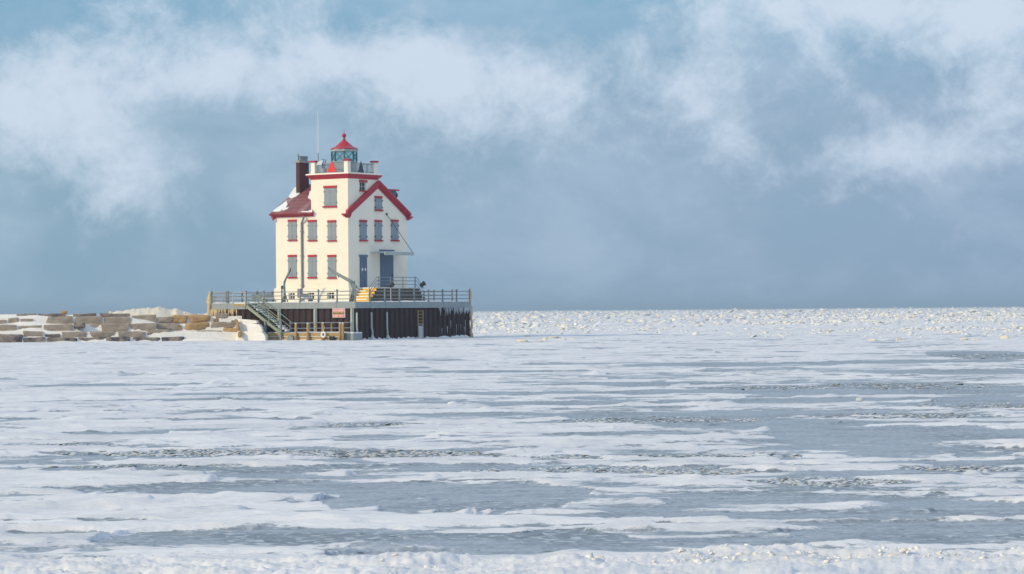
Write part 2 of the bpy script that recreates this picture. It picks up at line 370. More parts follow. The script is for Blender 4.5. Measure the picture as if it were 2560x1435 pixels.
# wind-cut ledges seen in the photograph: (x start, x end, base y, height) px - they rise slowly and break off on the lee side
WEDGE = [(144, 316, 1183, 12), (316, 373, 1184, 6), (773, 868, 1188, 12), (418, 527, 1205, 13), (531, 583, 1200, 7), (612, 671, 1208, 7), (225, 285, 1232, 6), (134, 186, 1245, 6),
         (179, 248, 1249, 8), (270, 327, 1248, 6), (299, 366, 1260, 8), (425, 605, 1286, 8), (826, 935, 1276, 10), (1008, 1085, 1282, 9), (960, 1081, 1252, 6), (1085, 1117, 1253, 5),
         (105, 186, 1378, 8), (7, 109, 1362, 8), (2180, 2314, 1280, 8), (1818, 1853, 996, 6), (629, 689, 1050, 8), (246, 299, 1035, 5), (281, 327, 1020, 8), (756, 879, 969, 6),
         (1400, 1490, 1205, 6), (1950, 2080, 1205, 7), (2240, 2380, 1143, 9), (1750, 1920, 1140, 7), (1580, 1700, 1296, 6), (2330, 2440, 1240, 7), (30, 95, 1175, 6), (480, 560, 1022, 5),
         (1500, 1640, 1006, 6), (2200, 2330, 1004, 7), (1200, 1290, 1132, 6), (640, 720, 1152, 6), (60, 150, 1046, 6), (960, 1060, 1018, 5)]
wr = random.Random(77)
for _ in range(330):
    y_ = wr.uniform(868, 1160) if wr.random() < .8 else wr.uniform(1160, 1390)
    x_ = wr.uniform(-60, 2620); l_ = wr.uniform(28, 150) * (1 if y_ < 1100 else .8)
    WEDGE.append((x_, x_ + l_, y_ + (1280 - x_) * math.tan(ROLL), wr.uniform(2.5, 6.5)))
def wedges(X, Y):
    out = np.zeros_like(X)
    for wi, (x0, x1, yb, h) in enumerate(WEDGE):
        c = ground((x0 + x1) / 2, yb); d = c.y; k = d / FPX
        a0 = (x0 - 1280) * k; a1 = (x1 - 1280) * k; m_ = (np.abs(Y - d) < max(1.2, d / 60.)) & (X > a0 - .1) & (X < a1 + .3)
        if not m_.any(): continue
        xx = X[m_]; yy = Y[m_]; e = a1 + .35 * (yy - d) + .04 * np.sin(yy * 9)
        t_ = np.clip((xx - a0) / (e - a0), 0, None); w_ = (.30 + .25 * np.clip(1 - t_, 0, 1)) * (d / 36.) * (1 if wi < 38 else .45)
        v = np.where(t_ <= 1, t_ ** 1.2, np.clip(1 - (xx - e) / .05, 0, 1)) * sst(-1.1, .35, (yy - d) / w_) * sst(.75, .45, (yy - d) / w_)
        out[m_] = np.maximum(out[m_], h * k * v)
    return out
def lake_height(X, Y):
    w = fbm(X / 14, Y / 6, 2, 3); w2 = fbm(X / 5, Y / 2.2, 2, 5)
    u = X / 5.2 + .4 * w; v = Y / 2.7 + .45 * w2 + .03 * X
    n0 = fbm(u, v, 3, 21)
    n = fbm(u - .55 * n0, v, 5, 21, .5)
    nf = fbm(X / 7.5 + .4 * w, Y / 6.0 + .02 * X, 5, 25, .58)
    fw = sst(60, 130, Y); n = n * (1 - fw) + 1.15 * nf * fw
    lens = lens_field(X + .5 * fbm(X / 3.5, Y / 1.6, 2, 55), Y + .55 * fbm(X / 4.5, Y / 1.4, 2, 51), ICE)
    flk = lens_field(X + .8 * fbm(X / 1.6, Y / .9, 2, 57), Y + .5 * fbm(X / 1.8, Y / .8, 3, 53), FLAKE)
    flk = flk * np.clip(.6 + 1.3 * fbm(X / 2.6, Y / 1.1, 3, 61), 0, 1.1)
    far = sst(55, 150, Y); left = sst(.06, -.12, X / Y)
    cover = .075 + .10 * far + .10 * left - .07 * sst(.0, .12, X / Y) * sst(170, 60, Y)
    fs = fbm(X / 3.2 + .4 * w2, Y / .85 + .4 * w2, 5, 31, .62) * (1 - fw) + fw * fbm(X / 6.5, Y / 3.0, 5, 33, .62)
    s_ = .72 * n + .62 * fs + cover - .95 * np.sqrt(lens) - .8 * np.sqrt(flk)
    near = sst(70, 25, Y)
    t_ = (.13 + .03 * near) * (1 - np.exp(-np.clip(s_, 0, 9) * 1.5))
    sm = sst(0.0, .03, t_)
    # wind-cut ledges: pointed to windward, blunt to leeward
    r0_ = fbm(X / 2.0, Y / .85, 2, 71); r_ = fbm(X / 2.0 - .45 * r0_, Y / .85, 3, 71)
    t_ += sm * (.19 * np.clip(r_ - .2, 0, 1) + .012 * fbm(X / .9 + w, Y / .35, 3, 81))
    # rough pressure ice: bands of small hummocks in the middle distance, a rubble field far out
    pr = sst(.25, .6, fbm(X / 16, Y / 5, 3, 91)) * sst(60, 85, Y) * sst(240, 170, Y)
    r0f = fbm(X / 5, Y / 3.2, 2, 75); rf = fbm(X / 5 - .4 * r0f, Y / 3.2, 4, 75, .6)
    t_ += sm * sst(70, 110, Y) * .22 * np.clip(rf - .06, 0, 1)
    wd = wedges(X, Y); t_ += wd
    t_ += pr * .11 * np.clip(fbm(X / .9, Y / .8, 3, 93, ridge=True) - .1, 0, 1)
    edge = 210 + 55 * sst(.12, -.05, X / Y) + 14 * fbm(X / 30, Y / 40, 2, 97)
    rough = sst(-10, 160, Y - edge)
    amp = .5 + 1.1 * sst(300, 1600, Y)
    band = .45 + .75 * sst(-.15, .35, fbm(X / 70, Y / 34, 3, 99))
    rb = (.2 + .8 * sst(-.15, .4, fbm(X / 26, Y / 13, 3, 105))) * np.clip(fbm(X / 2.0, Y / 2.8, 4, 103, .65) + .14, 0, 1) * 1.5
    pr2 = np.clip(fbm(X / 55, Y / 95, 3, 107, .55, ridge=True) - .42, 0, 1) * 3.0 * sst(260, 420, Y)
    lump = np.clip(fbm(X / 2.6, Y / 7, 4, 109, .68) + .35, 0, 1)
    t_ += rough * amp * band * rb + rough * .05 + rough * (.70 + pr2) * lump ** 1.5 * (.55 + .8 * sst(400, 1400, Y))
    # the snowy shore edge in front
    sx = X / Y
    e_ = 25.75 + .55 * sst(-.06, .09, sx) + .55 * fbm(X / 1.6, Y / 9, 4, 111, .6) - Y
    bank = sst(0, .5, e_)
    lum = .35 + .9 * fbm(X / 1.5 - .35 * fbm(X / 1.4, Y / .7, 2, 115), Y / .7 + .2 * X, 4, 115, .5)
    t_ = t_ * (1 - bank) + bank * (.03 + .17 * np.clip(lum, 0, 1.2) + .07 * np.clip(fbm(X / .42, Y / .25, 4, 117, .6, ridge=True), 0, 1)) + sst(1.2, 6, e_) * .25
    snow = np.clip(s_ * 1.0, -.7, .7) + bank * 1.2 + rough * .5 + sst(.004, .02, wd) * .6
    # level ground round the pier and the stones
    for (px, d, r1, r2) in ((888, 238, 15, 24),):
        cx = (px - 1280) / FPX * d
        m_ = 1 - sst(r1, r2, np.hypot((X - cx), (Y - d) * 1.0)); t_ = t_ * (1 - m_) + .03 * m_ + .02 * m_ * fbm(X / 1.5, Y / 1.5, 3, 123)
    flake = flk
    return t_, snow, flake, np.clip(bank, 0, 1)
rows = list(np.arange(3, 20, 1.0)) + list(np.arange(20, 23.4, .2))
d = 23.4
while d < 9000:
    rows.append(d)
    st = .45 * d * d / 6576
    if d < 60: st = max(st, .045)
    elif d < 350: st = min(st, .85)
    else: st = .85 + (d - 350) * .012
    d += st
rows += [9000, 14000, 22000]
rows = np.array(rows)
core = np.tan(np.linspace(R(-14.5), R(14.5), 730))
wide = np.tan(np.radians(np.array([16, 18, 21, 25, 30, 36, 43, 51, 60, 68, 75, 81, 85.])))
ang = np.concatenate([-wide[::-1], core, wide])
GX = rows[:, None] * ang[None, :]; GY = np.repeat(rows[:, None], len(ang), 1)
H, SN, FL, BK = lake_height(GX.ravel(), GY.ravel())
H = H * np.clip((15000 - GY.ravel()) / 6000, 0, 1)
def grid_mesh(name, X, Y, Z, nr, nc, attrs, m):
    me = bpy.data.meshes.new(name); nv = nr * nc
    me.vertices.add(nv); co = np.empty((nv, 3), np.float32); co[:, 0] = X; co[:, 1] = Y; co[:, 2] = Z; me.vertices.foreach_set('co', co.ravel())
    i = np.arange(nr - 1)[:, None] * nc + np.arange(nc - 1)[None, :]; i = i.ravel()
    q = np.stack([i, i + 1, i + nc + 1, i + nc], 1).astype(np.int32)
    me.loops.add(q.size); me.polygons.add(len(q)); me.loops.foreach_set('vertex_index', q.ravel())
    me.polygons.foreach_set('loop_start', np.arange(0, q.size, 4, dtype=np.int32))
    me.update(calc_edges=True); me.polygons.foreach_set('use_smooth', np.ones(len(q), bool))
    for k_, a_ in attrs.items():
        at = me.attributes.new(k_, 'FLOAT', 'POINT'); at.data.foreach_set('value', a_.astype(np.float32))
    me.materials.append(m); me.validate()
    o = bpy.data.objects.new(name, me); col.objects.link(o); return o
# lake material: wind-packed snow over grey lake ice
m = bpy.data.materials.new('lake_ice'); m.use_nodes = True; t = m.node_tree; p = t.nodes['Principled BSDF']; TL = t.links
def tn(ty, **kw):
    n = t.nodes.new(ty)
    for a, v in kw.items(): setattr(n, a, v)
    return n
geo = tn('ShaderNodeNewGeometry')
def tnoise(scale, detail=5, rough=.6, stretch=(1, 1, 1), dist=0):
    mp = tn('ShaderNodeMapping'); TL.new(geo.outputs['Position'], mp.inputs[0]); mp.inputs['Scale'].default_value = stretch
    n = tn('ShaderNodeTexNoise'); TL.new(mp.outputs[0], n.inputs[0]); n.inputs['Scale'].default_value = scale; n.inputs['Detail'].default_value = detail; n.inputs['Roughness'].default_value = rough; n.inputs['Distortion'].default_value = dist
    return n.outputs[0]
def tmap(v, a, b, c, d_):
    n = tn('ShaderNodeMapRange'); TL.new(v, n.inputs[0])
    for i, x in enumerate((a, b, c, d_)): n.inputs[i + 1].default_value = x
    return n.outputs[0]
def tmath(op, a, b):
    n = tn('ShaderNodeMath', operation=op)
    for i, v in enumerate((a, b)):
        if isinstance(v, (int, float)): n.inputs[i].default_value = v
        else: TL.new(v, n.inputs[i])
    return n.outputs[0]
def tmix(f, a, b):
    n = tn('ShaderNodeMix', data_type='RGBA')
    for i, v in ((0, f), (6, a), (7, b)):
        if isinstance(v, (int, float)): n.inputs[i].default_value = v
        elif isinstance(v, tuple): n.inputs[i].default_value = (*v, 1)
        else: TL.new(v, n.inputs[i])
    return n.outputs[2]
aS = tn('ShaderNodeAttribute', attribute_name='snow').outputs['Fac']
aF = tn('ShaderNodeAttribute', attribute_name='flake').outputs['Fac']
rag = tmath('ADD', tmap(tnoise(.62, 9, .70, (.75, 1.15, 1), .5), .25, .75, -.42, .42), tmap(tnoise(9, 4, .7, (.8, 1.5, 1)), .3, .7, -.09, .09))
sn = tmap(tmath('ADD', aS, rag), -.03, .07, 0, 1)
ice = tmix(tmap(tnoise(2.2, 6, .65, (.5, 1.4, 1)), .35, .68, 0, 1), (.17, .22, .285), (.36, .425, .505))
specks = tmap(tnoise(4.2, 4, .6, (1, .8, 1)), .615, .65, 0, .85)
ice = tmix(specks, ice, (.055, .075, .085))
frost = tmap(tnoise(9, 6, .8, (1.1, .7, 1)), .44, .70, 0, .6)
ice = tmix(frost, ice, (.62, .67, .72))
fsp = tmap(tnoise(7.5, 3, .6, (.8, .8, 1), .6), .54, .60, 0, 1)
fdark = tmix(fsp, (.10, .13, .16), (.66, .69, .72))
grain = tmap(tnoise(.32, 5, .6, (.8, 1, 1)), .47, .60, 0, .62)
ice = tmix(tmath('MAXIMUM', tmap(aF, .1, .45, 0, .92), grain), ice, fdark)
snowc = tmix(tmap(tnoise(.25, 5, .6, (.5, 1.5, 1)), .35, .7, 0, 1), (.77, .785, .825), (.70, .725, .775))
thin = tmap(tnoise(.55, 9, .72, (.5, .85, 1), .4), .44, .70, 0, .68)
snowc = tmix(thin, snowc, (.40, .455, .53))
colr = tmix(sn, ice, snowc)
TL.new(colr, p.inputs['Base Color'])
TL.new(tmap(sn, 0, 1, .42, .8), p.inputs['Roughness']); p.inputs['Specular IOR Level'].default_value = .4
bh = tmath('ADD', tmath('MULTIPLY', tnoise(9, 6, .65, (.55, 1.5, 1)), .055), tmath('MULTIPLY', tmath('MULTIPLY', fsp, aF), .07))
bmp = tn('ShaderNodeBump'); bmp.inputs['Distance'].default_value = 1.0; bmp.inputs['Strength'].default_value = .55; TL.new(bh, bmp.inputs['Height']); TL.new(bmp.outputs[0], p.inputs['Normal'])
LAKE_MAT = m
lake = grid_mesh('frozen_lake', GX.ravel(), GY.ravel(), H, len(rows), len(ang), {'snow': SN, 'flake': FL}, m)
tag(lake, 'frozen lake of grey ice streaked with wind-blown snow drifts', 'ice', kind='structure')
sh = MB().box((-400, -300, -1.0), (400, 3.2, .28)).build('shore', 'snow'); tag(sh, 'snow-covered lake shore', 'shore', kind='structure')

def lake_z(x, y):
    h = lake_height(np.array([x]), np.array([y])); return float(h[0][0])

# ------------------------------------------------------------------ ice rubble (nobody could count it)
BV = np.array([(-1, -1, -1), (1, -1, -1), (1, 1, -1), (-1, 1, -1), (-1, -1, 1), (1, -1, 1), (1, 1, 1), (-1, 1, 1)], np.float64)
BF = np.array([(0, 3, 2, 1), (4, 5, 6, 7), (0, 1, 5, 4), (1, 2, 6, 5), (2, 3, 7, 6), (3, 0, 4, 7)], np.int32)
def chunks(name, pos, size, tilt, m, jit=.35, aniso=1.0):
    n = len(pos)
    v = BV[None] * (1 + rng.uniform(-jit, jit, (n, 8, 3)))
    v[:, 4:, :2] *= rng.uniform(.35, 1, (n, 1, 1))
    v = v * size[:, None, :] * .5
    a = rng.uniform(0, 2 * np.pi, n); bx = rng.normal(0, tilt, n); by = rng.normal(0, tilt, n)
    def rot(v, ang_, i, j):
        c = np.cos(ang_)[:, None]; s_ = np.sin(ang_)[:, None]; x = v[..., i] * c - v[..., j] * s_; y = v[..., i] * s_ + v[..., j] * c
        v[..., i] = x; v[..., j] = y
    rot(v, bx, 1, 2); rot(v, by, 0, 2); rot(v, a * aniso, 0, 1)
    v = v + pos[:, None, :]
    f = (BF[None] + (np.arange(n) * 8)[:, None, None]).reshape(-1, 4).astype(np.int32)
    me = bpy.data.meshes.new(name); me.vertices.add(n * 8); me.vertices.foreach_set('co', v.astype(np.float32).ravel())
    me.loops.add(f.size); me.polygons.add(len(f)); me.loops.foreach_set('vertex_index', f.ravel()); me.polygons.foreach_set('loop_start', np.arange(0, f.size, 4, dtype=np.int32))
    me.update(calc_edges=True); me.materials.append(MATS[m]); me.validate()
    o = bpy.data.objects.new(name, me); col.objects.link(o); return o
def in_pier(x, y, mrg=1.5):
    lx = (x - ORG.x) * CT + (y - ORG.y) * ST; ly = -(x - ORG.x) * ST + (y - ORG.y) * CT
    return (lx > -mrg - 3) & (lx < 17 + mrg) & (ly > -mrg) & (ly < 17 + mrg)
def scatter_far(n, seed):
    # spread evenly over the picture height of the rubble field
    q = rng.uniform(1 / 3200., 1 / 205., n) * rng.uniform(.55, 1, n); q = np.clip(q, 1 / 3500., 1 / 205.); Y = 1 / q; X = Y * np.tan(rng.uniform(R(-13.5), R(13.5), n))
    edge = 205 + 55 * sst(.12, -.05, X / Y) + 14 * fbm(X / 30, Y / 40, 2, 97)
    dn = fbm(X / 60, Y / 75, 4, seed, .6)
    keep = (Y > edge + rng.uniform(-40, 260, n) * rng.uniform(0, 1, n)) & (dn * 1.6 + rng.uniform(-.35, .45, n) > -.05) & ~in_pier(X, Y, 4)
    return X[keep], Y[keep]
X, Y = scatter_far(70000, 301)
Z = lake_height(X, Y)[0]
sz = np.minimum((1.6 + 7.0 * rng.uniform(0, 1, len(X)) ** 5) * Y / FPX, 1.5)[:, None] * rng.uniform(.6, 1.5, (len(X), 3))
sz[:, 2] *= .40; sz[:, 0] *= 2.4; sz[:, 1] *= 1.5
tag(chunks('ice_rubble', np.stack([X, Y, Z + sz[:, 2] * .15], 1), sz, .3, 'pack_ice', .35, .12), 'broken pack ice heaped across the far lake', 'ice', kind='stuff')
# brash between the drifts
pos = []
for (px, py, hw, hh) in FLAKE:
    for k in range(int(.5 * hw * hh / 6) + 30):
        a, r_ = rng.uniform(0, 6.283), math.sqrt(rng.uniform(0, 1))
        g = ground(px + hw * r_ * math.cos(a), py + hh * r_ * math.sin(a)); pos.append((g.x, g.y))
pos = np.array(pos); h, s1, f1, b1 = lake_height(pos[:, 0], pos[:, 1]); kp = (s1 < .05) & (f1 > .12); pos = pos[kp]; h = h[kp]
sz = rng.uniform(.03, .13, (len(pos), 1)) * rng.uniform(.5, 1.5, (len(pos), 3)) * (0.55 + pos[:, 1:2] / 90); sz[:, 2] = rng.uniform(.006, .016, len(pos))
tag(chunks('brash_ice', np.column_stack([pos, h + sz[:, 2] * .4]), sz, .13, 'ice_pale'), 'small broken ice plates frozen between the snow drifts', 'ice', kind='stuff')
# chips along the shore
n = 2600
Y = rng.uniform(23.9, 26.1, n); X = Y * rng.uniform(-.07, .215, n)
kp = (Y < 24.9 + 1.1 * sst(-.02, .12, X / Y) + .5 * fbm(X / 1.2, Y / .7, 3, 341)) & (fbm(X / .5, Y / .35, 3, 343) + rng.uniform(-.2, .2, n) > .02) & (rng.uniform(0, 1, n) < .15 + .85 * sst(0, .08, X / Y)); X = X[kp]; Y = Y[kp]
Z = lake_height(X, Y)[0]; sz = (.010 + .04 * rng.uniform(0, 1, (len(X), 1)) ** 2) * rng.uniform(.6, 2.0, (len(X), 3)); sz[:, 2] *= .4
n2 = len(X) // 2
tag(chunks('shore_ice_chips', np.stack([X, Y, Z + sz[:, 2] * .1], 1), sz, .5, 'pack_ice'), 'whitish ice chips littering the shore snow', 'ice', kind='stuff')

# single blocks of ice one can point at
def ice_piece(px, py, wpx, hpx, m, label, group, seed, flat=1.0):
    g = ground(px, py); s_ = g.y / FPX; z = lake_z(g.x, g.y)
    b = rock((g.x, g.y, z + hpx * s_ * .22), (wpx * s_, wpx * s_ * .7 * flat, hpx * s_), seed, 4, 2.6, .16 * hpx * s_, rnd.uniform(-.5, .5))
    o = b.build('ice_block', m, base=(g.x, g.y, z)); o.location = (g.x, g.y, z)
    return tag(o, label, 'ice block', group)
for i, (px, py, w_, h_) in enumerate(((1306, 857, 30, 8), (1345, 856, 26, 7), (1384, 846, 28, 7), (1362, 853, 14, 9), (1318, 842, 18, 6), (1405, 852, 22, 5), (1432, 850, 18, 4))):
    ice_piece(px, py, w_, h_, 'ice_cream', 'tan slab of ice in the low heap on the lake right of the pier', 'tan ice slabs beside the pier', 500 + i)
for i, (px, py, w_, h_) in enumerate(((2247, 852, 15, 10), (2410, 852, 20, 6), (2440, 853, 24, 5), (2512, 849, 24, 11), (2180, 853, 26, 8))):
    ice_piece(px, py, w_, h_, 'ice_cream', 'small tan ice block on the white ridge before the far rubble', 'ice blocks on the white ridge', 520 + i)
for i, (px, py, w_, h_) in enumerate(((1822, 1418, 15, 13), (2236, 1421, 34, 14), (2260, 1419, 16, 15), (2155, 1433, 34, 10), (1845, 1428, 14, 8), (2316, 1412, 16, 10), (2512, 1388, 14, 10), (1500, 1432, 22, 7))):
    ice_piece(px, py, w_, h_, 'ice_cream', 'yellowish ice chunk among the chips on the shore', 'yellow ice chunks on the shore', 540 + i)
ice_piece(1130, 1012, 26, 10, 'snow', 'small white upturned ice spike on the open lake', None, 571)
ice_piece(2150, 1006, 20, 11, 'ice_pale', 'bluish upturned ice plate on the white ridge of the lake', None, 573)


# ================================================================== THE PIER
PS = 17.38                                   # side of the square pier
_, ZT = LX(884, 754.8, 0.0)                 # deck edge
_, ZF = LX(884, 770.6, 0.0)                 # underside of the fascia
pier = thing('pier_platform', 'square steel sheet-pile pier with grey concrete rim carrying the lighthouse', 'pier', (PS / 2, PS / 2, 0))
MB().box((.5, .5, -.4), (PS - .5, PS - .5, ZF)).build('light_block_box', 'dark_blocker', pier)  # unseen dark box added inside the pier to block light
MB().box((.16, .16, ZF + .02), (PS - .16, PS - .16, ZT - .02)).build('deck', 'concrete', pier)
# interlocking sheet piles, one object each
pw = PS / 24
def pile_mesh(axis):
    b = MB(); prof = [(0, .24), (.08, .24), (.18, .11), (.52, .11), (.62, .24), (pw, .24)]
    V = []
    for z in (-.35, ZF + .01):
        for (a, d_) in prof: V.append((d_, a, z) if axis == 'x' else (a, d_, z))
    n = len(prof); F = []
    for i in range(n - 1): F.append((i, i + 1, n + i + 1, n + i) if axis == 'y' else (i + 1, i, n + i, n + i + 1))
    b.add(V, F); return b
for axis, flip in (('x', False), ('y', False), ('x', True), ('y', True)):
    b = pile_mesh(axis)
    if flip:
        for v in b.v:
            if axis == 'x': v.x = PS - v.x
            else: v.y = PS - v.y
        b.f = [tuple(reversed(f)) for f in b.f]
    first = b.build('sheet_pile', 'sheet_rust', pier)
    for k in range(1, 24):
        copy_part(first, pier, (0, k * pw, 0) if axis == 'x' else (k * pw, 0, 0))
# rim panels between the railing posts
NP = 8; seg = PS / NP
for k in range(NP):
    a0, a1 = k * seg + .015, (k + 1) * seg - .015
    j = rnd.uniform(-.008, .008)
    MB().box((j, a0, ZF), (.16, a1, ZT + j)).build('rim_panel', 'fascia_grey', pier)
    MB().box((a0, j, ZF), (a1, .158, ZT + j)).build('rim_panel', 'fascia_grey', pier) if k else MB().box((.164, j, ZF), (a1, .158, ZT + j)).build('rim_panel', 'fascia_grey', pier)
    MB().box((PS - .16, a0 + (.17 if k == 0 else 0), ZF), (PS - j, a1, ZT + j)).build('rim_panel', 'fascia_grey', pier)
    MB().box((a0 + (.17 if k == 0 else 0), PS - .158, ZF), (a1 - (.17 if k == NP - 1 else 0), PS - j, ZT + j)).build('rim_panel', 'fascia_grey', pier)
# upright posts on the sunlit face
for px in (697, 787, 879):
    y, _ = LX(px, 800, -.05)
    b = MB().beam((-.06, y, .3), (-.06, y, ZF - .01), .10, .16, (0, 1, 0)); b.box((-.02, y - .17, .3), (.09, y + .17, ZF - .012))
    b.build('guide_post', 'galvanised', pier)
# light pipes on the shaded face
for i, (px, top) in enumerate(((892, 781.5), (928.6, 780.5), (967.3, 780.5))):
    x, z1 = LY(px, top, -.12)
    b = MB().tube([(x, -.12, z1), (x + .01, -.12, 1.1), (x + (.12 if i == 1 else .04), -.14, .75), (x + .02, -.18, .05)], [.085, .085, .08, .12], 8)
    o = b.build('fender_pipe', 'galvanised', pier, True)
    MB().lathe((x + .02, -.2, 0), [(.32, -.05), (.2, .16), (.09, .42)], 8).build('frozen_spray', 'ice_pale', o, True)
x0, z1 = LY(1045.2, 775, -.06); x1, _ = LY(1057.5, 775, -.06)
b = MB().beam((x0, -.06, -.1), (x0, -.06, z1), .06, .07, (0, 1, 0)).beam((x1, -.06, -.1), (x1, -.06, z1), .06, .07, (0, 1, 0))
lad = thing('ladder', 'yellow-brown steel ladder fixed to the shaded sheet piling', 'ladder', ((x0 + x1) / 2, -.06, 0))
MB().beam((x0, -.06, -.1), (x0, -.06, z1), .07, .08, (0, 1, 0)).build('side_rail', 'wood', lad)
MB().beam((x1, -.06, -.1), (x1, -.06, z1), .07, .08, (0, 1, 0)).build('side_rail', 'wood', lad)
for k in range(9):
    z = z1 - .1 - k * .3
    MB().beam((x0, -.06, z), (x1, -.06, z), .045, .045).build('rung', 'wood' if k < 4 else 'ice_pale', lad)
MB().box((x0 + .03, -.05, -.05), (x1 - .03, -.02, 1.2)).build('frost_sheet', 'ice_pale', lad)
# deck snow, banked against the rim
def snow_sheet(name, x0, x1, y0, y1, z, amp, parent, nx=40, ny=40, seed=1, mat_='snow', edge=.35):
    xs = np.linspace(x0, x1, nx); ys = np.linspace(y0, y1, ny); GX_, GY_ = np.meshgrid(xs, ys)
    h = amp * np.clip(.45 + .9 * fbm(GX_ / 2.3, GY_ / 2.3, 3, seed), 0.02, 2)
    e = np.minimum(np.minimum(GX_ - x0, x1 - GX_), np.minimum(GY_ - y0, y1 - GY_)); h *= sst(-.02, edge, e)
    b = MB(); b.add([(GX_.flat[i], GY_.flat[i], z + h.flat[i]) for i in range(nx * ny)], [(j * nx + i, j * nx + i + 1, (j + 1) * nx + i + 1, (j + 1) * nx + i) for j in range(ny - 1) for i in range(nx - 1)])
    return b.build(name, mat_, parent, True)
snow_sheet('deck_snow', .02, PS - .02, .02, PS - .02, ZT - .012, .15, pier, 90, 90, 611, edge=.12)
# frozen spray hanging under the far corners
def icicles(name, pts, parent, m_, lmin, lmax, rad):
    b = MB()
    for q in pts:
        l = rnd.uniform(lmin, lmax); r_ = rad * rnd.uniform(.5, 1.3); q = Vector(q)
        b.tube([q, q + Vector((rnd.uniform(-.02, .02), rnd.uniform(-.02, .02), -l * .5)), q + Vector((0, 0, -l))], [r_, r_ * .7, .006], 5)
    o = b.build(name, m_, parent, True); o['kind'] = 'stuff'; return o
pts = []
for k in range(60):
    a = rnd.random(); pts.append((PS - a ** 2.2 * 5.2, .02 + rnd.uniform(0, .12), ZF + .02))
icicles('icicles', pts, pier, 'ice_pale', .25, .8, .07)
icicles('icicles', [(PS - rnd.uniform(-.1, .15), rnd.uniform(-.05, 1.5), ZF + rnd.uniform(0, .3)) for k in range(26)], pier, 'ice_tan', .35, 1.1, .07)
icicles('icicles', [(rnd.uniform(.0, .12), PS - rnd.random() ** 1.8 * 3.2, ZF + .02) for k in range(40)], pier, 'ice_tan', .2, 1.1, .09)
icicles('icicles', [(PS - rnd.random() ** 1.4 * 5.5, .1 + rnd.uniform(0, .14), .9 + rnd.uniform(0, .9)) for k in range(18)], pier, 'ice_pale', .5, 1.3, .04)
# lumpy crust of ice over the two exposed corners
def crust(name, pts, rad, m_, parent, seed):
    b = MB(); P = []; r_ = []
    for k in range(len(pts) - 1):
        for j in range(5):
            t_ = j / 5; P.append(Vector(pts[k]).lerp(Vector(pts[k + 1]), t_)); r_.append((rad[k] * (1 - t_) + rad[k + 1] * t_))
    P.append(Vector(pts[-1])); r_.append(rad[-1])
    b.tube(P, r_, 10)
    for v in b.v: v += mnoise.noise_vector(v * 2.3 + Vector((seed, 0, 0))) * .14
    return b.build(name, m_, parent, True)
crust('ice_crust', [(-.02, PS + .08, ZF - .35), (-.04, PS + .14, ZF + .2), (0, PS + .1, ZT + .3), (.03, PS + .02, ZT + 1.15)], [.12, .24, .22, .12], 'ice_tan', pier, 3)
crust('ice_crust', [(PS + .06, .05, .0), (PS + .05, .05, 1.2), (PS + .12, .05, ZF)], [.16, .1, .15], 'ice_tan', pier, 9)
crust('ice_crust', [(PS - .05, .05, ZT), (PS - .02, .06, ZT + .6), (PS - .1, .06, ZT + 1.35)], [.2, .13, .04], 'ice_tan', pier, 15)

# railings: each side is one railing
RH = (.28, .62, .97)
def railing(label, pts, m_='steel_grey', ice=None):
    bx_ = Vector(pts[0]); t_ = thing('deck_railing', label, 'railing', (bx_.x, bx_.y, ZT), 'pier deck railings')
    for q in pts:
        q = Vector(q); b = MB().tube([q + Vector((0, 0, ZT - .06)), q + Vector((0, 0, ZT + 1.02))], .075, 8)
        b.lathe(q + Vector((0, 0, ZT + 1.02)), [(.095, 0), (.1, .07), (.06, .13), (.01, .16)], 8)
        b.build('post', m_, t_, True)
    a, c = Vector(pts[0]), Vector(pts[-1])
    for h in RH: MB().tube([a + Vector((0, 0, ZT + h)), c + Vector((0, 0, ZT + h))], .036, 6).build('rail', m_, t_, True)
    return t_
ypost = [seg * k for k in range(NP + 1)]
rl = railing('grey three-rail railing along the sunlit edge of the pier above the danger sign', [(.09, max(.09, min(PS - .09, y)), 0) for y in ypost])
railing('grey three-rail railing along the shaded edge of the pier in front of the porch', [(max(.4, min(PS - .12, y)), .09, 0) for y in ypost[1:]])
r3 = railing('rear pier railing with ice-crusted posts beside the stone breakwater', [(max(.5, min(PS - .3, y)), PS - .09, 0) for y in ypost[1:]], 'stone_dark')
r4 = railing('rear pier railing with tan posts facing the open lake', [(PS - .09, max(.5, min(PS - .5, y)), 0) for y in ypost[1:]], 'stone')
for h in RH:
    icicles('icicles', [(rnd.uniform(.1, 2.1), PS - .09, ZT + h) for k in range(16)], r3, 'ice_tan', .08, .3, .035)
    MB().tube([(.1, PS - .09, ZT + h + .03), (2.0, PS - .09, ZT + h + .03)], .06, 6).build('frozen_rail_crust', 'ice_cream', r3, True)

# ================================================================== THE LIGHTHOUSE
lo_, hi_ = 2.0, 7.0
for _ in range(50):
    mid_ = (lo_ + hi_) / 2; v = W(mid_, mid_, ZT) ; px = 1280 + FPX * ((v - Vector((0, 0, EYE))).dot(RV)) / ((v - Vector((0, 0, EYE))).dot(fwd))
    if px > 871.7: lo_ = mid_
    else: hi_ = mid_
BB = mid_
SL = LX(690.5, 650, BB)[0] - BB
SR = LY(1017.8, 650, BB)[0] - BB
SS = (SL + SR) / 2
TW = SS * .503
def zl(py, px=780): return LX(px, py, BB)[1]
def zr(py, px=945): return LY(px, py, BB)[1]
ZE = zl(536, 735)                 # eave line
ZPL = zl(721, 760)                # top of the plinth
ZTOP = zl(446.5, 830)             # under the tower cornice
x1_, y1_ = BB + SS, BB + SS
lh = thing('lighthouse', 'cream stucco lighthouse house with red roof, grey shutters and a corner lantern tower', 'lighthouse', (BB + SS / 2, BB + SS / 2, ZT))
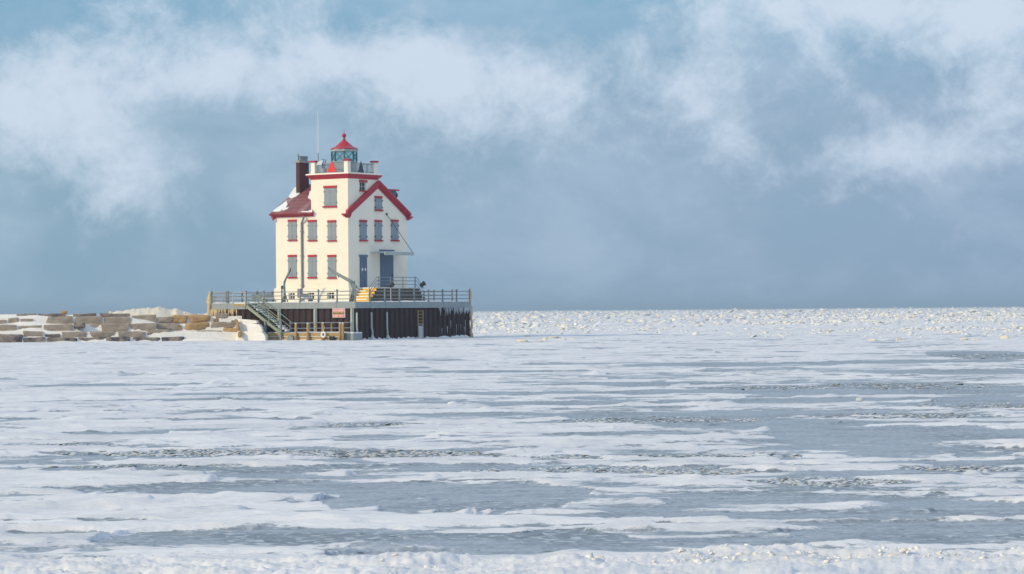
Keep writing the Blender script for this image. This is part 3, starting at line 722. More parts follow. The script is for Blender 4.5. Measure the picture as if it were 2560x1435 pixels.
def panel(b, wall, a0, a1, z0, z1, holes=(), deep=.22, off=0.0):
    """flat wall face with real openings and reveals"""
    A = sorted({a0, a1, *[h[0] for h in holes], *[h[1] for h in holes]}); Zs = sorted({z0, z1, *[h[2] for h in holes], *[h[3] for h in holes]})
    def P(a, z, d_=0): return (BB - off + d_, a, z) if wall == 'L' else (a, BB - off + d_, z)
    for i in range(len(A) - 1):
        for j in range(len(Zs) - 1):
            ca, cz = (A[i] + A[i + 1]) / 2, (Zs[j] + Zs[j + 1]) / 2
            if any(h[0] < ca < h[1] and h[2] < cz < h[3] for h in holes): continue
            q = [P(A[i], Zs[j]), P(A[i + 1], Zs[j]), P(A[i + 1], Zs[j + 1]), P(A[i], Zs[j + 1])]
            b.add(q, [(0, 1, 2, 3)] if wall == 'R' else [(3, 2, 1, 0)])
    for h in holes:
        for (p_, q_) in (((h[0], h[2]), (h[1], h[2])), ((h[1], h[2]), (h[1], h[3])), ((h[1], h[3]), (h[0], h[3])), ((h[0], h[3]), (h[0], h[2]))):
            b.add([P(*p_), P(*q_), P(*q_, deep), P(*p_, deep)], [(0, 1, 2, 3)])
def wspan(wall, pxa, pxb, py):
    if wall == 'L': a = LX(pxa, py, BB)[0]; c = LX(pxb, py, BB)[0]
    else: a = LY(pxa, py, BB)[0]; c = LY(pxb, py, BB)[0]
    return min(a, c), max(a, c)
wall_b = MB()
base_win = [(723.6, 739.3), (771, 788), (819.6, 837.8)]
holes = []
for a_, c_ in base_win:
    s0, s1 = wspan('L', a_, c_, 739); holes.append((s0, s1, zl(746.8), zl(732)))
panel(wall_b, 'L', BB, y1_, ZPL, ZE)
panel(wall_b, 'L', BB, BB + TW, ZE, ZTOP)
s0, s1 = wspan('R', 898.8, 914.4, 466); tw_hole = (s0, s1, zr(476, 905), zr(456, 905))
panel(wall_b, 'R', BB, x1_, ZPL, ZE)
panel(wall_b, 'R', BB, BB + TW, ZE, ZTOP, [tw_hole])
# pitch of the roof from the photograph
xa, za = LY(947.5, 452, BB - .25)                  # apex of the rakes
xl, zl_ = LY(872.5, 532.5, BB - .42); xr, zr_ = LY(1027, 531.5, BB - .42)
slope = .612
xm = BB + SS / 2
def zroof(x): return za - .02 - slope * abs(x - xm)
wall_b.add([(BB + TW, BB, ZE), (x1_, BB, ZE), (x1_, BB, zroof(x1_) - .1), (xm, BB, zroof(xm) - .1), (BB + TW, BB, zroof(BB + TW) - .1)], [(0, 1, 2, 3, 4)])
# far sides
wall_b.add([(x1_, BB, ZT), (x1_, y1_, ZT), (x1_, y1_, ZE), (x1_, BB, ZE)], [(0, 1, 2, 3)])
wall_b.add([(x1_, y1_, ZT), (BB, y1_, ZT), (BB, y1_, ZE), (xm, y1_, zroof(xm) - .1), (x1_, y1_, ZE)], [(0, 1, 2, 3, 4)])
wall_b.add([(BB + TW, BB, ZE), (BB + TW, BB + TW, ZE), (BB + TW, BB + TW, ZTOP), (BB + TW, BB, ZTOP)], [(0, 1, 2, 3)])
wall_b.add([(BB + TW, BB + TW, ZE), (BB, BB + TW, ZE), (BB, BB + TW, ZTOP), (BB + TW, BB + TW, ZTOP)], [(0, 1, 2, 3)])
wall_b.build('wall', 'stucco', lh)
pl = MB(); PO = .14
panel(pl, 'L', BB - PO, y1_ + PO, ZT - .1, ZPL, holes, .34, PO)
panel(pl, 'R', BB - PO, x1_, ZT - .1, ZPL, (), .2, PO)
pl.add([(BB - PO, BB - PO, ZPL), (BB - PO, y1_ + PO, ZPL), (BB, y1_ + PO, ZPL + .05), (BB, BB - PO, ZPL + .05)], [(3, 2, 1, 0)])
pl.add([(BB - PO, BB - PO, ZPL), (x1_, BB - PO, ZPL), (x1_, BB, ZPL + .05), (BB, BB, ZPL + .05)], [(0, 1, 2, 3)])
pl.add([(BB - PO, y1_ + PO, ZT - .1), (BB + 1, y1_ + PO, ZT - .1), (BB + 1, y1_ + PO, ZPL), (BB - PO, y1_ + PO, ZPL)], [(3, 2, 1, 0)])
pl.build('plinth', 'stucco', lh)

def wb(b, wall, a0, a1, z0, z1, d0, d1):                # box on a wall, d outwards
    if wall == 'L': return b.box((BB - d1, a0, z0), (BB - d0, a1, z1))
    return b.box((a0, BB - d1, z0), (a1, BB - d0, z1))
def window(wall, lx, ly, sx, sy0, sy1, sill, leaves=2, lintel='red_paint', shutter='shutter_grey'):
    """lx: lintel px span, ly: lintel py span, sx: shutter px span, sill: (px0, px1, py0, py1)"""
    zz = (lambda py, px=sum(lx) / 2: LX(px, py, BB)[1]) if wall == 'L' else (lambda py, px=sum(lx) / 2: LY(px, py, BB)[1])
    a0, a1 = wspan(wall, *sx, sy0)
    w_ = wb(MB(), wall, a0 + .02, a1 - .02, zz(sy1) + .01, zz(sy0) - .01, .003, .02).build('window', 'door_grey', lh)
    c0, c1 = wspan(wall, *lx, ly[0]); wb(MB(), wall, c0, c1, zz(ly[1]) + .003, zz(ly[0]), .002, .09).build('lintel', lintel, w_)
    c0, c1 = wspan(wall, sill[0], sill[1], sill[2]); wb(MB(), wall, c0, c1, zz(sill[3]), zz(sill[2]) - .003, .002, .15).build('sill', lintel, w_)
    n = leaves; g = .022
    for k in range(n):
        e0 = a0 + (a1 - a0) * k / n + (g / 2 if k else 0); e1 = a0 + (a1 - a0) * (k + 1) / n - (g / 2 if k < n - 1 else 0)
        b = MB(); Zb, Zt = zz(sy1) + .012, zz(sy0) - .012
        wb(b, wall, e0, e1, Zb, Zt, .022, .06)
        for q in (.18, .82): wb(b, wall, e0 + .02, e1 - .02, Zb + (Zt - Zb) * q - .03, Zb + (Zt - Zb) * q + .03, .062, .08)
        b.build('shutter', shutter, w_)
        hb = MB(); ea = e0 if (k == 0) else e1
        for q in (.18, .82): wb(hb, wall, ea - .07, ea + .07, Zb + (Zt - Zb) * q - .06, Zb + (Zt - Zb) * q + .06, .03, .1)
        if n == 1 or k in (0, n - 1): hb.build('hinge', 'dark_metal' if wall == 'R' else 'shutter_grey', w_)
for cx, ys in ((731.2, 0), (781.2, .7), (830, 1.4)):
    window('L', (cx - 10.8, cx + 10.8), (549 + ys, 554.6 + ys), (cx - 10.3, cx + 10.3), 554.8 + ys, 599.3 + ys, (cx - 10.8, cx + 12.3, 599.3 + ys, 602.3 + ys))
for cx, ys in ((731.2, 0), (781.2, .2), (830.2, .9)):
    window('L', (cx - 10.8, cx + 10.8), (637, 642.4 + ys * .3), (cx - 10.2, cx + 10.2), 642.6, 692.3 + ys, (cx - 11.5, cx + 11.8, 692.3 + ys, 695.8 + ys))
window('L', (809.5, 842.3), (464.3, 470.3), (811.2, 841.2), 470.5, 514.8, (808.2, 842.6, 514.8, 518.7))
for cx in (907.2, 945, 986):
    window('R', (cx - 9.3, cx + 9.3), (550 - (cx > 970) * .8, 555.4 - (cx > 970) * .8), (cx - 8.6, cx + 8.6), 555.6, 599.8, (cx - 9.3, cx + 10.5, 599.8, 603.6))
window('R', (936, 954.8), (490.3, 496), (936.8, 954.2), 496.2, 524, (936, 955.8, 524, 528))
# tower window with a real pane
w_ = wb(MB(), 'R', tw_hole[0], tw_hole[1], tw_hole[2], tw_hole[3], -.2, -.18).build('window', 'pane_dark', lh)
c0, c1 = wspan('R', 897.8, 917, 452); wb(MB(), 'R', c0, c1, tw_hole[3] + .003, tw_hole[3] + .23, .002, .09).build('lintel', 'red_paint', w_)
wb(MB(), 'R', c0, c1 + .05, tw_hole[2] - .12, tw_hole[2] - .003, .002, .15).build('sill', 'red_paint', w_)
fb = MB(); am = (tw_hole[0] + tw_hole[1]) / 2; zm_ = (tw_hole[2] + tw_hole[3]) / 2
for (p0, p1, q0, q1) in ((tw_hole[0], tw_hole[0] + .08, tw_hole[2], tw_hole[3]), (tw_hole[1] - .08, tw_hole[1], tw_hole[2], tw_hole[3]), (am - .04, am + .04, tw_hole[2], tw_hole[3]), (tw_hole[0] + .081, tw_hole[1] - .081, zm_ - .03, zm_ + .03)):
    wb(fb, 'R', p0, p1, q0, q1, -.178, -.12)
fb.build('window_frame', 'lantern_grey', w_)
for h_ in holes:
    w_ = MB().box((BB + .13, h_[0], h_[2]), (BB + .15, h_[1], h_[3])).build('basement_window', 'pane_dark', lh)
    fb = MB(); am = h_[0] + (h_[1] - h_[0]) * .58; zm_ = (h_[2] + h_[3]) / 2 + .08
    for (p0, p1, q0, q1) in ((h_[0], h_[0] + .05, h_[2], h_[3]), (h_[1] - .09, h_[1], h_[2], h_[3]), (am - .025, am + .025, h_[2], h_[3]), (h_[0] + .051, h_[1] - .091, zm_ - .02, zm_ + .02)):
        fb.box((BB + .06, p0, q0), (BB + .128, p1, q1))
    fb.build('window_frame', 'white_paint', w_)
# shutter tie-backs on the walls
# doors
def door(pxs, pys, hdr, hpy, small):
    a0, a1 = wspan('R', *pxs, pys[0]); z0 = LY(sum(pxs) / 2, pys[1], BB)[1]; z1 = LY(sum(pxs) / 2, pys[0], BB)[1]
    d_ = wb(MB(), 'R', a0, a1, z0, z1, .004, .05).build('door', 'door_grey', lh)
    c0, c1 = wspan('R', *hdr, hpy[0]); wb(MB(), 'R', c0, c1, z1 + .004, LY(sum(hdr) / 2, hpy[0], BB)[1], .002, .1).build('door_header', 'door_grey', d_)
    if small:
        am = (a0 + a1) / 2
        for s_ in (-1, 1):
            wb(MB(), 'R', am + s_ * (a1 - a0) * .25 - (a1 - a0) * .22, am + s_ * (a1 - a0) * .25 + (a1 - a0) * .22, z0 + .05, z1 - .05, .052, .08).build('door_leaf', 'door_grey', d_)
            zc = LY(907, 673.5, BB)[1]; wb(MB(), 'R', am + s_ * .22 - .1, am + s_ * .22 + .1, zc - .12, zc + .12, .083, .1).build('door_notice', 'white_paint', d_)
    else:
        wb(MB(), 'R', a0 + .12, a1 - .12, z0 + .1, z1 - .15, .052, .075).build('door_leaf', 'door_grey', d_)
        wb(MB(), 'R', a1 - .3, a1 - .22, z0 + 1.0, z0 + 1.25, .08, .14).build('door_handle', 'dark_metal', d_)
door((898.9, 916.5), (643, 722.5), (897.5, 917.6), (637, 643), True)
door((949.9, 982.4), (633.5, 719.5), (948.3, 983.6), (624.4, 633.5), False)
# canopy with tie rod
cxa = LY(926, 632, BB)[0]; cxb = LY(997.5, 632, BB)[0]; cz = LY(960, 632, BB)[1]; CD = 1.75
cn = MB().box((cxa, BB - CD + .1, cz - .06), (cxb, BB - .002, cz + .03)).build('door_canopy', 'galvanised', lh)
MB().box((cxa + .0, BB - CD, cz - .26), (cxb + .02, BB - CD + .098, cz + .04)).build('canopy_beam', 'galvanised', cn)
snow_ = MB().prism([(cxa + .8, BB - .1, cz + .032), (cxb - .1, BB - .1, cz + .032), (cxb - .1, BB - CD + .1, cz + .032), (cxa + 1.6, BB - CD + .1, cz + .032)], (0, 0, .07)).build('canopy_snow', 'snow', cn)
tx, tz = LY(966.3, 535.3, BB - .04); MB().tube([(tx, BB - .05, tz), (cxb - .1, BB - CD + .05, cz + .03)], .03, 6).build('tie_rod', 'dark_metal', cn)
MB().lathe((tx, BB - .07, tz - .1), [(.02, 0), (.1, .05), (.1, .15), (.02, .2)], 8).build('rod_anchor', 'dark_metal', cn)

# main roof
OH = .40; OV = .46; TH = .12
def slope_slab(sgn):
    b = MB(); xe = xm + sgn * (SS / 2 + OV)
    ys = (BB - .24, y1_ + OH) if sgn > 0 else (BB + TW - .22, y1_ + OH)
    V = [(xm, ys[0], zroof(xm)), (xe, ys[0], zroof(xe)), (xe, ys[1], zroof(xe)), (xm, ys[1], zroof(xm))]
    b.add(V + [(v[0], v[1], v[2] - TH) for v in V], [(0, 1, 2, 3), (7, 6, 5, 4), (0, 4, 5, 1), (1, 5, 6, 2), (2, 6, 7, 3), (3, 7, 4, 0)] if sgn > 0 else [(3, 2, 1, 0), (4, 5, 6, 7), (1, 5, 4, 0), (2, 6, 5, 1), (3, 7, 6, 2), (0, 4, 7, 3)])
    return b
def uvs(o):
    me = o.data; uv = me.uv_layers.new(name='UVMap')
    for l in me.loops:
        c = me.vertices[l.vertex_index].co; uv.data[l.index].uv = (c.y, math.hypot(c.x, c.z) * (1 if c.x > 0 else -1))
roof = slope_slab(-1).build('roof', 'shingle', lh); uvs(roof)
r2 = slope_slab(1).build('roof', 'shingle', lh); uvs(r2)
# snow left on the lit slope
def roof_pt(px, py, lift=.0):
    d_ = toL(ray(px, py)); n_ = Vector((-slope, 0, 1)); p0 = Vector((xm, 0, zroof(xm) + lift)); t_ = (p0 - CL).dot(n_) / d_.dot(n_); return CL + d_ * t_
def Z2(x, y): return (660 + x / 6.4, 440 + y / 6.4)
for poly in ([(495, 190), (515, 188), (515, 240), (560, 295), (520, 330), (450, 360), (420, 352), (395, 335), (430, 280)],
             [(140, 572), (190, 530), (250, 488), (300, 450), (340, 418), (375, 398), (360, 425), (380, 455), (352, 515), (300, 540), (262, 566), (200, 574)],
             [(772, 225), (732, 258), (722, 310), (704, 352), (735, 372), (772, 405)],
             [(280, 545), (345, 520), (400, 505), (380, 530), (320, 552)],
             [(690, 574), (770, 545), (774, 574)], [(600, 576), (640, 570), (700, 572), (770, 578), (770, 582), (600, 582)]):
    P = [roof_pt(*Z2(*q), .004) for q in poly]
    b = MB().prism(P, (-.015, 0, .06)); b.build('roof_snow', 'snow', roof)
# eave cornice on the left
def eave(sgn, yA, yB, name):
    b = MB(); e = xm + sgn * (SS / 2)
    zt = zroof(xm + sgn * (SS / 2 + OV)) + .03
    zbot = LX(730, 542.4, BB)[1]
    hh = zt - zbot
    for (o_, z0, z1, ex) in ((.46, zt - hh * .42, zt + .02, .02), (.32, zt - hh * .74, zt - hh * .42 + .001, -.1), (.16, zbot, zt - hh * .74 + .001, -.22)):
        b.box((e, yA - ex * (1 if name == 'a' else 0), z0), (e + sgn * o_, yB + ex, z1))
    return b.build('eave_cornice', 'red_paint', lh)
yret = LX(783, 536, BB)[0]
eave(-1, yret - .05, y1_ + OH, 'L'); eave(1, BB - .05, y1_ + OH, 'b')
# raking cornices of the gable, three stepped mouldings each
def rake(sgn, yw, out):
    xe = xm + sgn * (SS / 2 + .34); zz0 = zroof(xe) - .02
    A = (xm, zroof(xm) + .0); E = (xe, zz0)
    for (d0, d1, pr) in ((-.06, .20, .27), (.20, .42, .19), (.42, .64, .1)) if out < 0 else ((.03, .20, .42), (.20, .42, .28), (.42, .64, .15)):
        P = [(A[0], yw, A[1] - d0), (E[0], yw, E[1] - d0), (E[0], yw, E[1] - d1), (A[0], yw, A[1] - d1)]
        if sgn * 1 > 0: pass
        MB().prism(P, (0, out * pr, 0)).build('rake_moulding', 'red_paint', lh)
rake(-1, BB - .002, -1); rake(1, BB - .002, -1); rake(-1, y1_ + .002, 1); rake(1, y1_ + .002, 1)
# small returns at the feet of the gable
zre = LY(866, 533.5, BB - .4)[1]; zrb = LY(866, 543.5, BB - .4)[1]
b = MB(); b.box((BB - .95, BB - .38, zre - .16), (BB + .05, BB - .004, zre)); b.box((BB - .72, BB - .3, zre - .28), (BB + .05, BB - .006, zre - .161)); b.box((BB - .45, BB - .2, zrb), (BB + .05, BB - .008, zre - .281)); b.build('cornice_return', 'red_paint', lh)
b = MB(); b.box((x1_ - .05, BB - .38, zre - .18), (x1_ + .5, BB - .004, zre - .03)); b.box((x1_ - .05, BB - .3, zre - .3), (x1_ + .34, BB - .006, zre - .181)); b.box((x1_ - .05, BB - .2, zrb - .04), (x1_ + .16, BB - .008, zre - .301)); b.build('cornice_return', 'red_paint', lh)
# dormer on the far slope with a horn
dxr, dzt = LY(990, 476.5, BB + .8)
dm = MB().box((xm + 1.2, BB + .8, dzt - 1.8), (dxr, BB + 2.6, dzt - .03)).build('dormer', 'door_grey', lh)
MB().box((xm + .6, BB + .6, dzt - .028), (dxr + .28, BB + 2.8, dzt + .1)).build('dormer_roof', 'red_paint', dm)
MB().tube([(dxr + .002, BB + 1.0, dzt - .42), (dxr + .16, BB + 1.0, dzt - .42)], [.2, .3], 12).build('fog_horn', 'dark_metal', dm)
# chimney
cb = roof_pt(749, 485); cx0, cy0 = cb.x, cb.y
zc = LX(749, 401, cx0)[1]
cw = .42; cl_ = 1.38
ch = MB().box((cx0, cy0, zroof(cx0) - .6), (cx0 + cl_, cy0 + cw, zc - .2)).build('chimney', 'brick', lh)
MB().box((cx0 - .07, cy0 - .06, zc - .2), (cx0 + cl_ + .07, cy0 + cw + .06, zc)).build('chimney_cap', 'concrete', ch)
MB().box((cx0 + .32, cy0 + .05, zc), (cx0 + cl_ - .1, cy0 + cw - .04, zc + .38)).build('chimney_pot', 'steel_grey', ch)
MB().box((cx0 + .26, cy0, zc + .381), (cx0 + cl_ - .06, cy0 + cw + .02, zc + .43)).build('pot_lid', 'steel_grey', ch)
b = MB().tube([(cx0 + .1, cy0 + .2, zc), (cx0 + .1, cy0 + .2, zc + .42)], .035, 6)
b.tube([(cx0 + .1, cy0 + .2 + .09 * math.sin(a), zc + .5 - .09 * math.cos(a)) for a in np.linspace(0, 5.4, 9)], .025, 5); b.build('vent_hook', 'dark_metal', ch)
MB().prism([(cx0 - .02, cy0 - .03, zroof(cx0) - .02), (cx0 - .02, cy0 + cw, zroof(cx0) - .02), (cx0 - .02, cy0 + cw, zroof(cx0) + .13), (cx0 - .02, cy0 - .03, zroof(cx0) + .13)], (.018, 0, 0)).build('flashing', 'galvanised', ch)

# tower cornice (coved, four-sided)
def square_ring(b, o0, z0, o1, z1):
    q0 = [(BB - o0, BB - o0, z0), (BB + TW + o0, BB - o0, z0), (BB + TW + o0, BB + TW + o0, z0), (BB - o0, BB + TW + o0, z0)]
    q1 = [(BB - o1, BB - o1, z1), (BB + TW + o1, BB - o1, z1), (BB + TW + o1, BB + TW + o1, z1), (BB - o1, BB + TW + o1, z1)]
    b.add(q0 + q1, [(0, 1, 5, 4), (1, 2, 6, 5), (2, 3, 7, 6), (3, 0, 4, 7), (0, 3, 2, 1), (4, 5, 6, 7)])
ZC1 = zl(436.2, 825); ZC2 = zl(432.4, 825)
b = MB(); h3 = (ZC1 - ZTOP)
square_ring(b, .02, ZTOP - .03, .12, ZTOP + h3 * .35); square_ring(b, .15, ZTOP + h3 * .351, .27, ZTOP + h3 * .75); square_ring(b, .31, ZTOP + h3 * .751, .36, ZC1)
b.build('tower_cornice', 'red_paint', lh)
b = MB(); square_ring(b, .37, ZC1 + .002, .34, ZC2 - .03); gd = b.build('gallery_deck', 'stucco', lh)
b = MB()
snow_sheet('gallery_snow', BB - .33, BB + TW + .33, BB - .33, BB + TW + .33, ZC2 - .032, .1, gd, 26, 26, 631, edge=.1)
ZC2 -= .02
# gallery pillars
def solve_z(py, px): return LX(px, py, BB)[1]
zp = solve_z(406, 786); zpc = solve_z(401.6, 786)
ps = .44
for (gx, gy) in ((BB, BB), (BB + TW - ps, BB), (BB, BB + TW - ps), (BB + TW - ps, BB + TW - ps)):
    g_ = MB().box((gx, gy, ZC2 - .02), (gx + ps, gy + ps, zp)).build('gallery_pillar', 'stucco', lh)
    MB().box((gx - .07, gy - .07, zp + .002), (gx + ps + .07, gy + ps + .07, zpc)).build('pillar_cap', 'red_paint', g_)
# gallery balustrade
zr1 = solve_z(407.5, 830)
def balus(p0, p1):
    p0 = Vector(p0); p1 = Vector(p1)
    g_ = MB().beam(p0 + Vector((0, 0, zr1)), p1 + Vector((0, 0, zr1)), .05, .05).build('gallery_rail', 'steel_grey', lh)
    MB().beam(p0 + Vector((0, 0, ZC2 + .13)), p1 + Vector((0, 0, ZC2 + .13)), .04, .04).build('bottom_rail', 'steel_grey', g_)
    b = MB(); n = int((p1 - p0).length / .145)
    for k in range(1, n):
        q = p0.lerp(p1, k / n); b.beam(q + Vector((0, 0, ZC2)), q + Vector((0, 0, zr1 - .02)), .026, .026, (0, 1, 0))
    b.build('baluster', 'steel_grey', g_)['kind'] = 'stuff'
i0, i1 = BB + .2, BB + TW - .2
balus((i0, BB + ps, 0), (i0, BB + TW - ps, 0)); balus((BB + ps, i0, 0), (BB + TW - ps, i0, 0)); balus((i1, BB + ps, 0), (i1, BB + TW - ps, 0)); balus((BB + ps, i1, 0), (BB + TW - ps, i1, 0))
# lantern room, octagonal
tc_ = BB + TW / 2
def LC(py): 
    d_ = toL(ray(864, py)); t_ = ((tc_ - CL.x) * d_.x + (tc_ - CL.y) * d_.y) / (d_.x ** 2 + d_.y ** 2); return CL.z + d_.z * t_
zg0, zg1, zrf, zneck, zball, ztip = LC(404.5), LC(379.5), LC(373.5), LC(350), LC(339), LC(322)
LR = 1.17
to_cam = math.atan2(CL.y - tc_, CL.x - tc_)
lan = MB().lathe((tc_, tc_, 0), [(LR, ZC2 - .03), (LR, zg0 - .07), (LR + .06, zg0 - .07), (LR + .06, zg0)], 8, to_cam).build('lantern_room', 'lantern_grey', lh)
def oct_(r, k): a = to_cam + k * math.pi / 4; return Vector((tc_ + r * math.cos(a), tc_ + r * math.sin(a), 0))
for k in range(8):
    p0, p1 = oct_(LR - .03, k), oct_(LR - .03, k + 1)
    MB().add([p0 + Vector((0, 0, zg0)), p1 + Vector((0, 0, zg0)), p1 + Vector((0, 0, zg1)), p0 + Vector((0, 0, zg1))], [(0, 1, 2, 3)]).build('pane', 'glass', lan)
    q0, q1 = oct_(LR, k), oct_(LR, k + 1)
    MB().beam(q0 + Vector((0, 0, zg0)), q0 + Vector((0, 0, zg1)), .075, .075, (1, 0, 0)).build('mullion', 'dark_metal', lan)
    b = MB(); b.beam(q0 + Vector((0, 0, zg0)), q1 + Vector((0, 0, zg1)), .04, .045); b.beam(q1 + Vector((0, 0, zg0)), q0 + Vector((0, 0, zg1)), .036, .04); b.build('cross_bar', 'door_grey', lan)
MB().lathe((tc_, tc_, 0), [(LR + .05, zg1), (LR + .1, zg1 + .05), (LR + .1, zrf - .01)], 8, to_cam).build('lantern_ring', 'galvanised', lan)
MB().lathe((tc_, tc_, zg0 - .3), [(.16, 0), (.16, .2), (.24, .26), (.24, .7), (.1, .8)], 12).build('beacon', 'solar', lan, True)
lr = MB().lathe((tc_, tc_, 0), [(LR + .02, zrf - .002), (LR + .13, zrf), (LR + .11, zrf + .06), (.84, zrf + .27), (.48, zrf + (zneck - zrf) * .66), (.2, zneck - .06), (.12, zneck + .05), (.11, zneck + .14)], 16, to_cam).build('lantern_roof', 'red_paint', lan)
hb = zball
MB().lathe((tc_, tc_, 0), [(.06, zneck + .1)] + [(.2 * math.sin(a), hb - .2 * math.cos(a)) for a in np.linspace(.4, 2.9, 9)] + [(.03, hb + .22), (.012, ztip)], 14).build('finial', 'red_paint', lan, True)

# downspout with its box
yd, zd0 = LX(759, 543, BB - .3); yd2, zd1 = LX(754, 557, BB - .12); _, zd2 = LX(753, 722, BB - .1); yd3, zd3 = LX(753, 748, BB - .25)
ds = MB().tube([(BB - .34, yd, zd0 + .1), (BB - .32, yd, zd0 - .12), (BB - .12, yd2, zd1), (BB - .11, yd2, zd2 + .1), (BB - .24, yd2 + .03, zd2 - .1), (BB - .24, yd2 + .03, ZT + .1)], .1, 8).build('downspout', 'steel_grey', lh, True)
MB().box((BB - .36, yd2 + .02, ZT + .45), (BB - .142, yd2 + .38, zd2 + .0)).build('meter_box', 'steel_grey', ds)
for z in (zd1 - .8, (zd1 + zd2) / 2, zd2 + .3): MB().box((BB - .2, yd2 - .15, z - .04), (BB - .002, yd2 + .15, z + .04)).build('bracket', 'steel_grey', ds)

# ------------------------------------------------------------------ things on the gallery
def on_gallery(px, py, plane): return LX(px, py, plane)
def triangle(label, wall, cx, wid, ybase, ytop, m_):
    t_ = thing('daymark', label, 'daymark', (BB + .02, BB, ZC2))
    if wall == 'L':
        a, z0 = LX(cx, ybase, BB + .06); z1 = LX(cx, ytop, BB + .06)[1]; hw = wid / 2 / 27.2 / .777
        P = [(BB + .04, a - hw, z0), (BB + .04, a + hw, z0), (BB + .04, a, z1)]; d_ = (.04, 0, 0)
        st = [(BB + .1, a - hw * .5, ZC2), (BB + .1, a + hw * .5, ZC2)]
    else:
        a, z0 = LY(cx, ybase, BB + .06); z1 = LY(cx, ytop, BB + .06)[1]; hw = wid / 2 / 27.2 / .63
        P = [(a - hw, BB + .04, z0), (a + hw, BB + .04, z0), (a, BB + .04, z1)]; d_ = (0, .04, 0)
        st = [(a - hw * .5, BB + .1, ZC2), (a + hw * .5, BB + .1, ZC2)]
    MB().prism(P, d_).build('panel', m_, t_)
    for q in st: MB().beam(Vector(q) - Vector((0, 0, .03)), Vector(q) + Vector((0, 0, .55)), .05, .05, (0, 1, 0)).build('leg', 'dark_metal', t_)
triangle('bright red triangular daymark board on the tower gallery', 'L', 829.5, 23, 430, 400.5, 'red_bright')
triangle('dark triangular daymark board on the shaded side of the gallery', 'R', 902.5, 15, 431, 402, 'dark_metal')  # second board in a plain dark colour
ya, za_ = LX(795.6, 404, BB + .2); zt_ = LX(795.6, 277, BB + .2)[1]
an = thing('antenna_mast', 'thin white whip antenna rising from the tower gallery pillar', 'antenna', (BB + .2, ya, zpc))
MB().tube([(BB + .2, ya, zpc - .06), (BB + .2, ya, zpc + .7)], .05, 6).build('mount', 'steel_grey', an)
MB().tube([(BB + .2, ya, zpc + .6), (BB + .2, ya, zt_)], [.036, .02], 6).build('whip', 'white_paint', an)
ys_, _ = LX(806, 410, BB + .25)
sp = thing('solar_panel_stand', 'tilted solar panel and battery drum beside the gallery pillar', 'solar panel', (BB + .3, ys_, ZC2))
_, zsp = LX(803, 407, BB + .2)
b = MB().box((-.24, -.3, -.02), (.24, .3, .02)); rm = Matrix.Rotation(R(-58), 4, 'Y')
for v in b.v: v.xyz = rm @ v + Vector((BB + .15, ys_ + .22, zsp))
b.build('panel', 'solar', sp)
MB().lathe((BB + .45, ys_, ZC2), [(.28, -.05), (.3, .05), (.3, .45), (.12, .52)], 10).build('drum', 'concrete', sp)
b = MB()
for o_ in (-.2, .05, .25): b.tube([(BB + .4, ys_ + o_ * .8 - .1, ZC2 - .03), (BB + .4, ys_ + o_ * .8 - .1, zpc + .12 + o_ * .2)], .03, 5)
b.build('frame', 'dark_metal', sp)

# ------------------------------------------------------------------ porch at the doors
PY = BB - 2.2
pzt = LY(1000, 719.5, PY)[1]
pxl = LY(946, 720, PY)[0]; pxr = LY(1045, 720, PY)[0]
po = thing('entrance_porch', 'dark raised brick porch with yellow steps and pipe railing before the doors', 'porch', ((pxl + pxr) / 2, PY + 1, ZT))
MB().box((pxl, PY, ZT - .05), (pxr, BB - .145, pzt - .1)).build('porch_block', 'porch_brick', po)
MB().box((pxl - .04, PY - .06, pzt - .098), (pxr + .08, BB - .15, pzt)).build('porch_slab', 'concrete', po)
snow_sheet('porch_snow', pxl, pxr, PY - .04, BB - .2, pzt - .006, .08, po, 24, 12, 651, edge=.1)
NS = 5; rise = (pzt - ZT) / NS
for k in range(NS):
    z1s = pzt - rise * k - .03; xs = pxl - .27 * k
    stp = MB().box((xs - .26, PY + .03, ZT - .05), (xs - .022, BB - .16, z1s - rise * .2)).build('step', 'porch_brick', po)
    MB().box((xs - .29, PY + .03, z1s - rise * .98), (xs - .262, BB - .16, z1s - rise * .2)).build('riser', 'yellow_paint', stp)
    MB().box((xs - .32, PY + .0, z1s - rise * .178), (xs - .003, BB - .16, z1s)).build('tread', 'yellow_paint' if k else 'yellow_paint', stp)
    MB().box((xs - .345, PY + .15 + .9 * rnd.random(), z1s - .03), (xs - .004, BB - .2, z1s + .06)).build('step_snow', 'snow', stp)
    xs = pxr + .27 * k
    if k < 4: MB().box((xs + .004, PY + .03, ZT - .05), (xs + .27, BB - .16, z1s - .18 * rise)).build('step', 'porch_brick', po)
prx = [LY(p_, 700, PY + .08)[0] for p_ in (946.3, 976, 1007.3, 1037.8)]
pr_ = thing('porch_railing', 'three-rail pipe handrail of the porch sloping down both stairs', 'railing', (prx[0], PY + .08, pzt))
for x in prx: MB().tube([(x, PY + .08, pzt - .02), (x, PY + .08, pzt + 1.06)], .06 if x in (prx[0], prx[-1]) else .04, 6).build('post', 'steel_grey', pr_)
for h in (.33, .65, .97):
    MB().tube([(prx[0] - .25 - 1.15, PY + .08, pzt + h - 1.02), (prx[0] - .25, PY + .08, pzt + h), (prx[-1] + .22, PY + .08, pzt + h), (prx[-1] + .22 + 1.15, PY + .08, pzt + h - 1.02)], .034, 6).build('rail', 'steel_grey', pr_)
for s_, x in ((-1, prx[0] - 1.4), (1, prx[-1] + 1.37)): MB().tube([(x, PY + .08, ZT), (x, PY + .08, ZT + .95)], .045, 6).build('post', 'steel_grey', pr_)

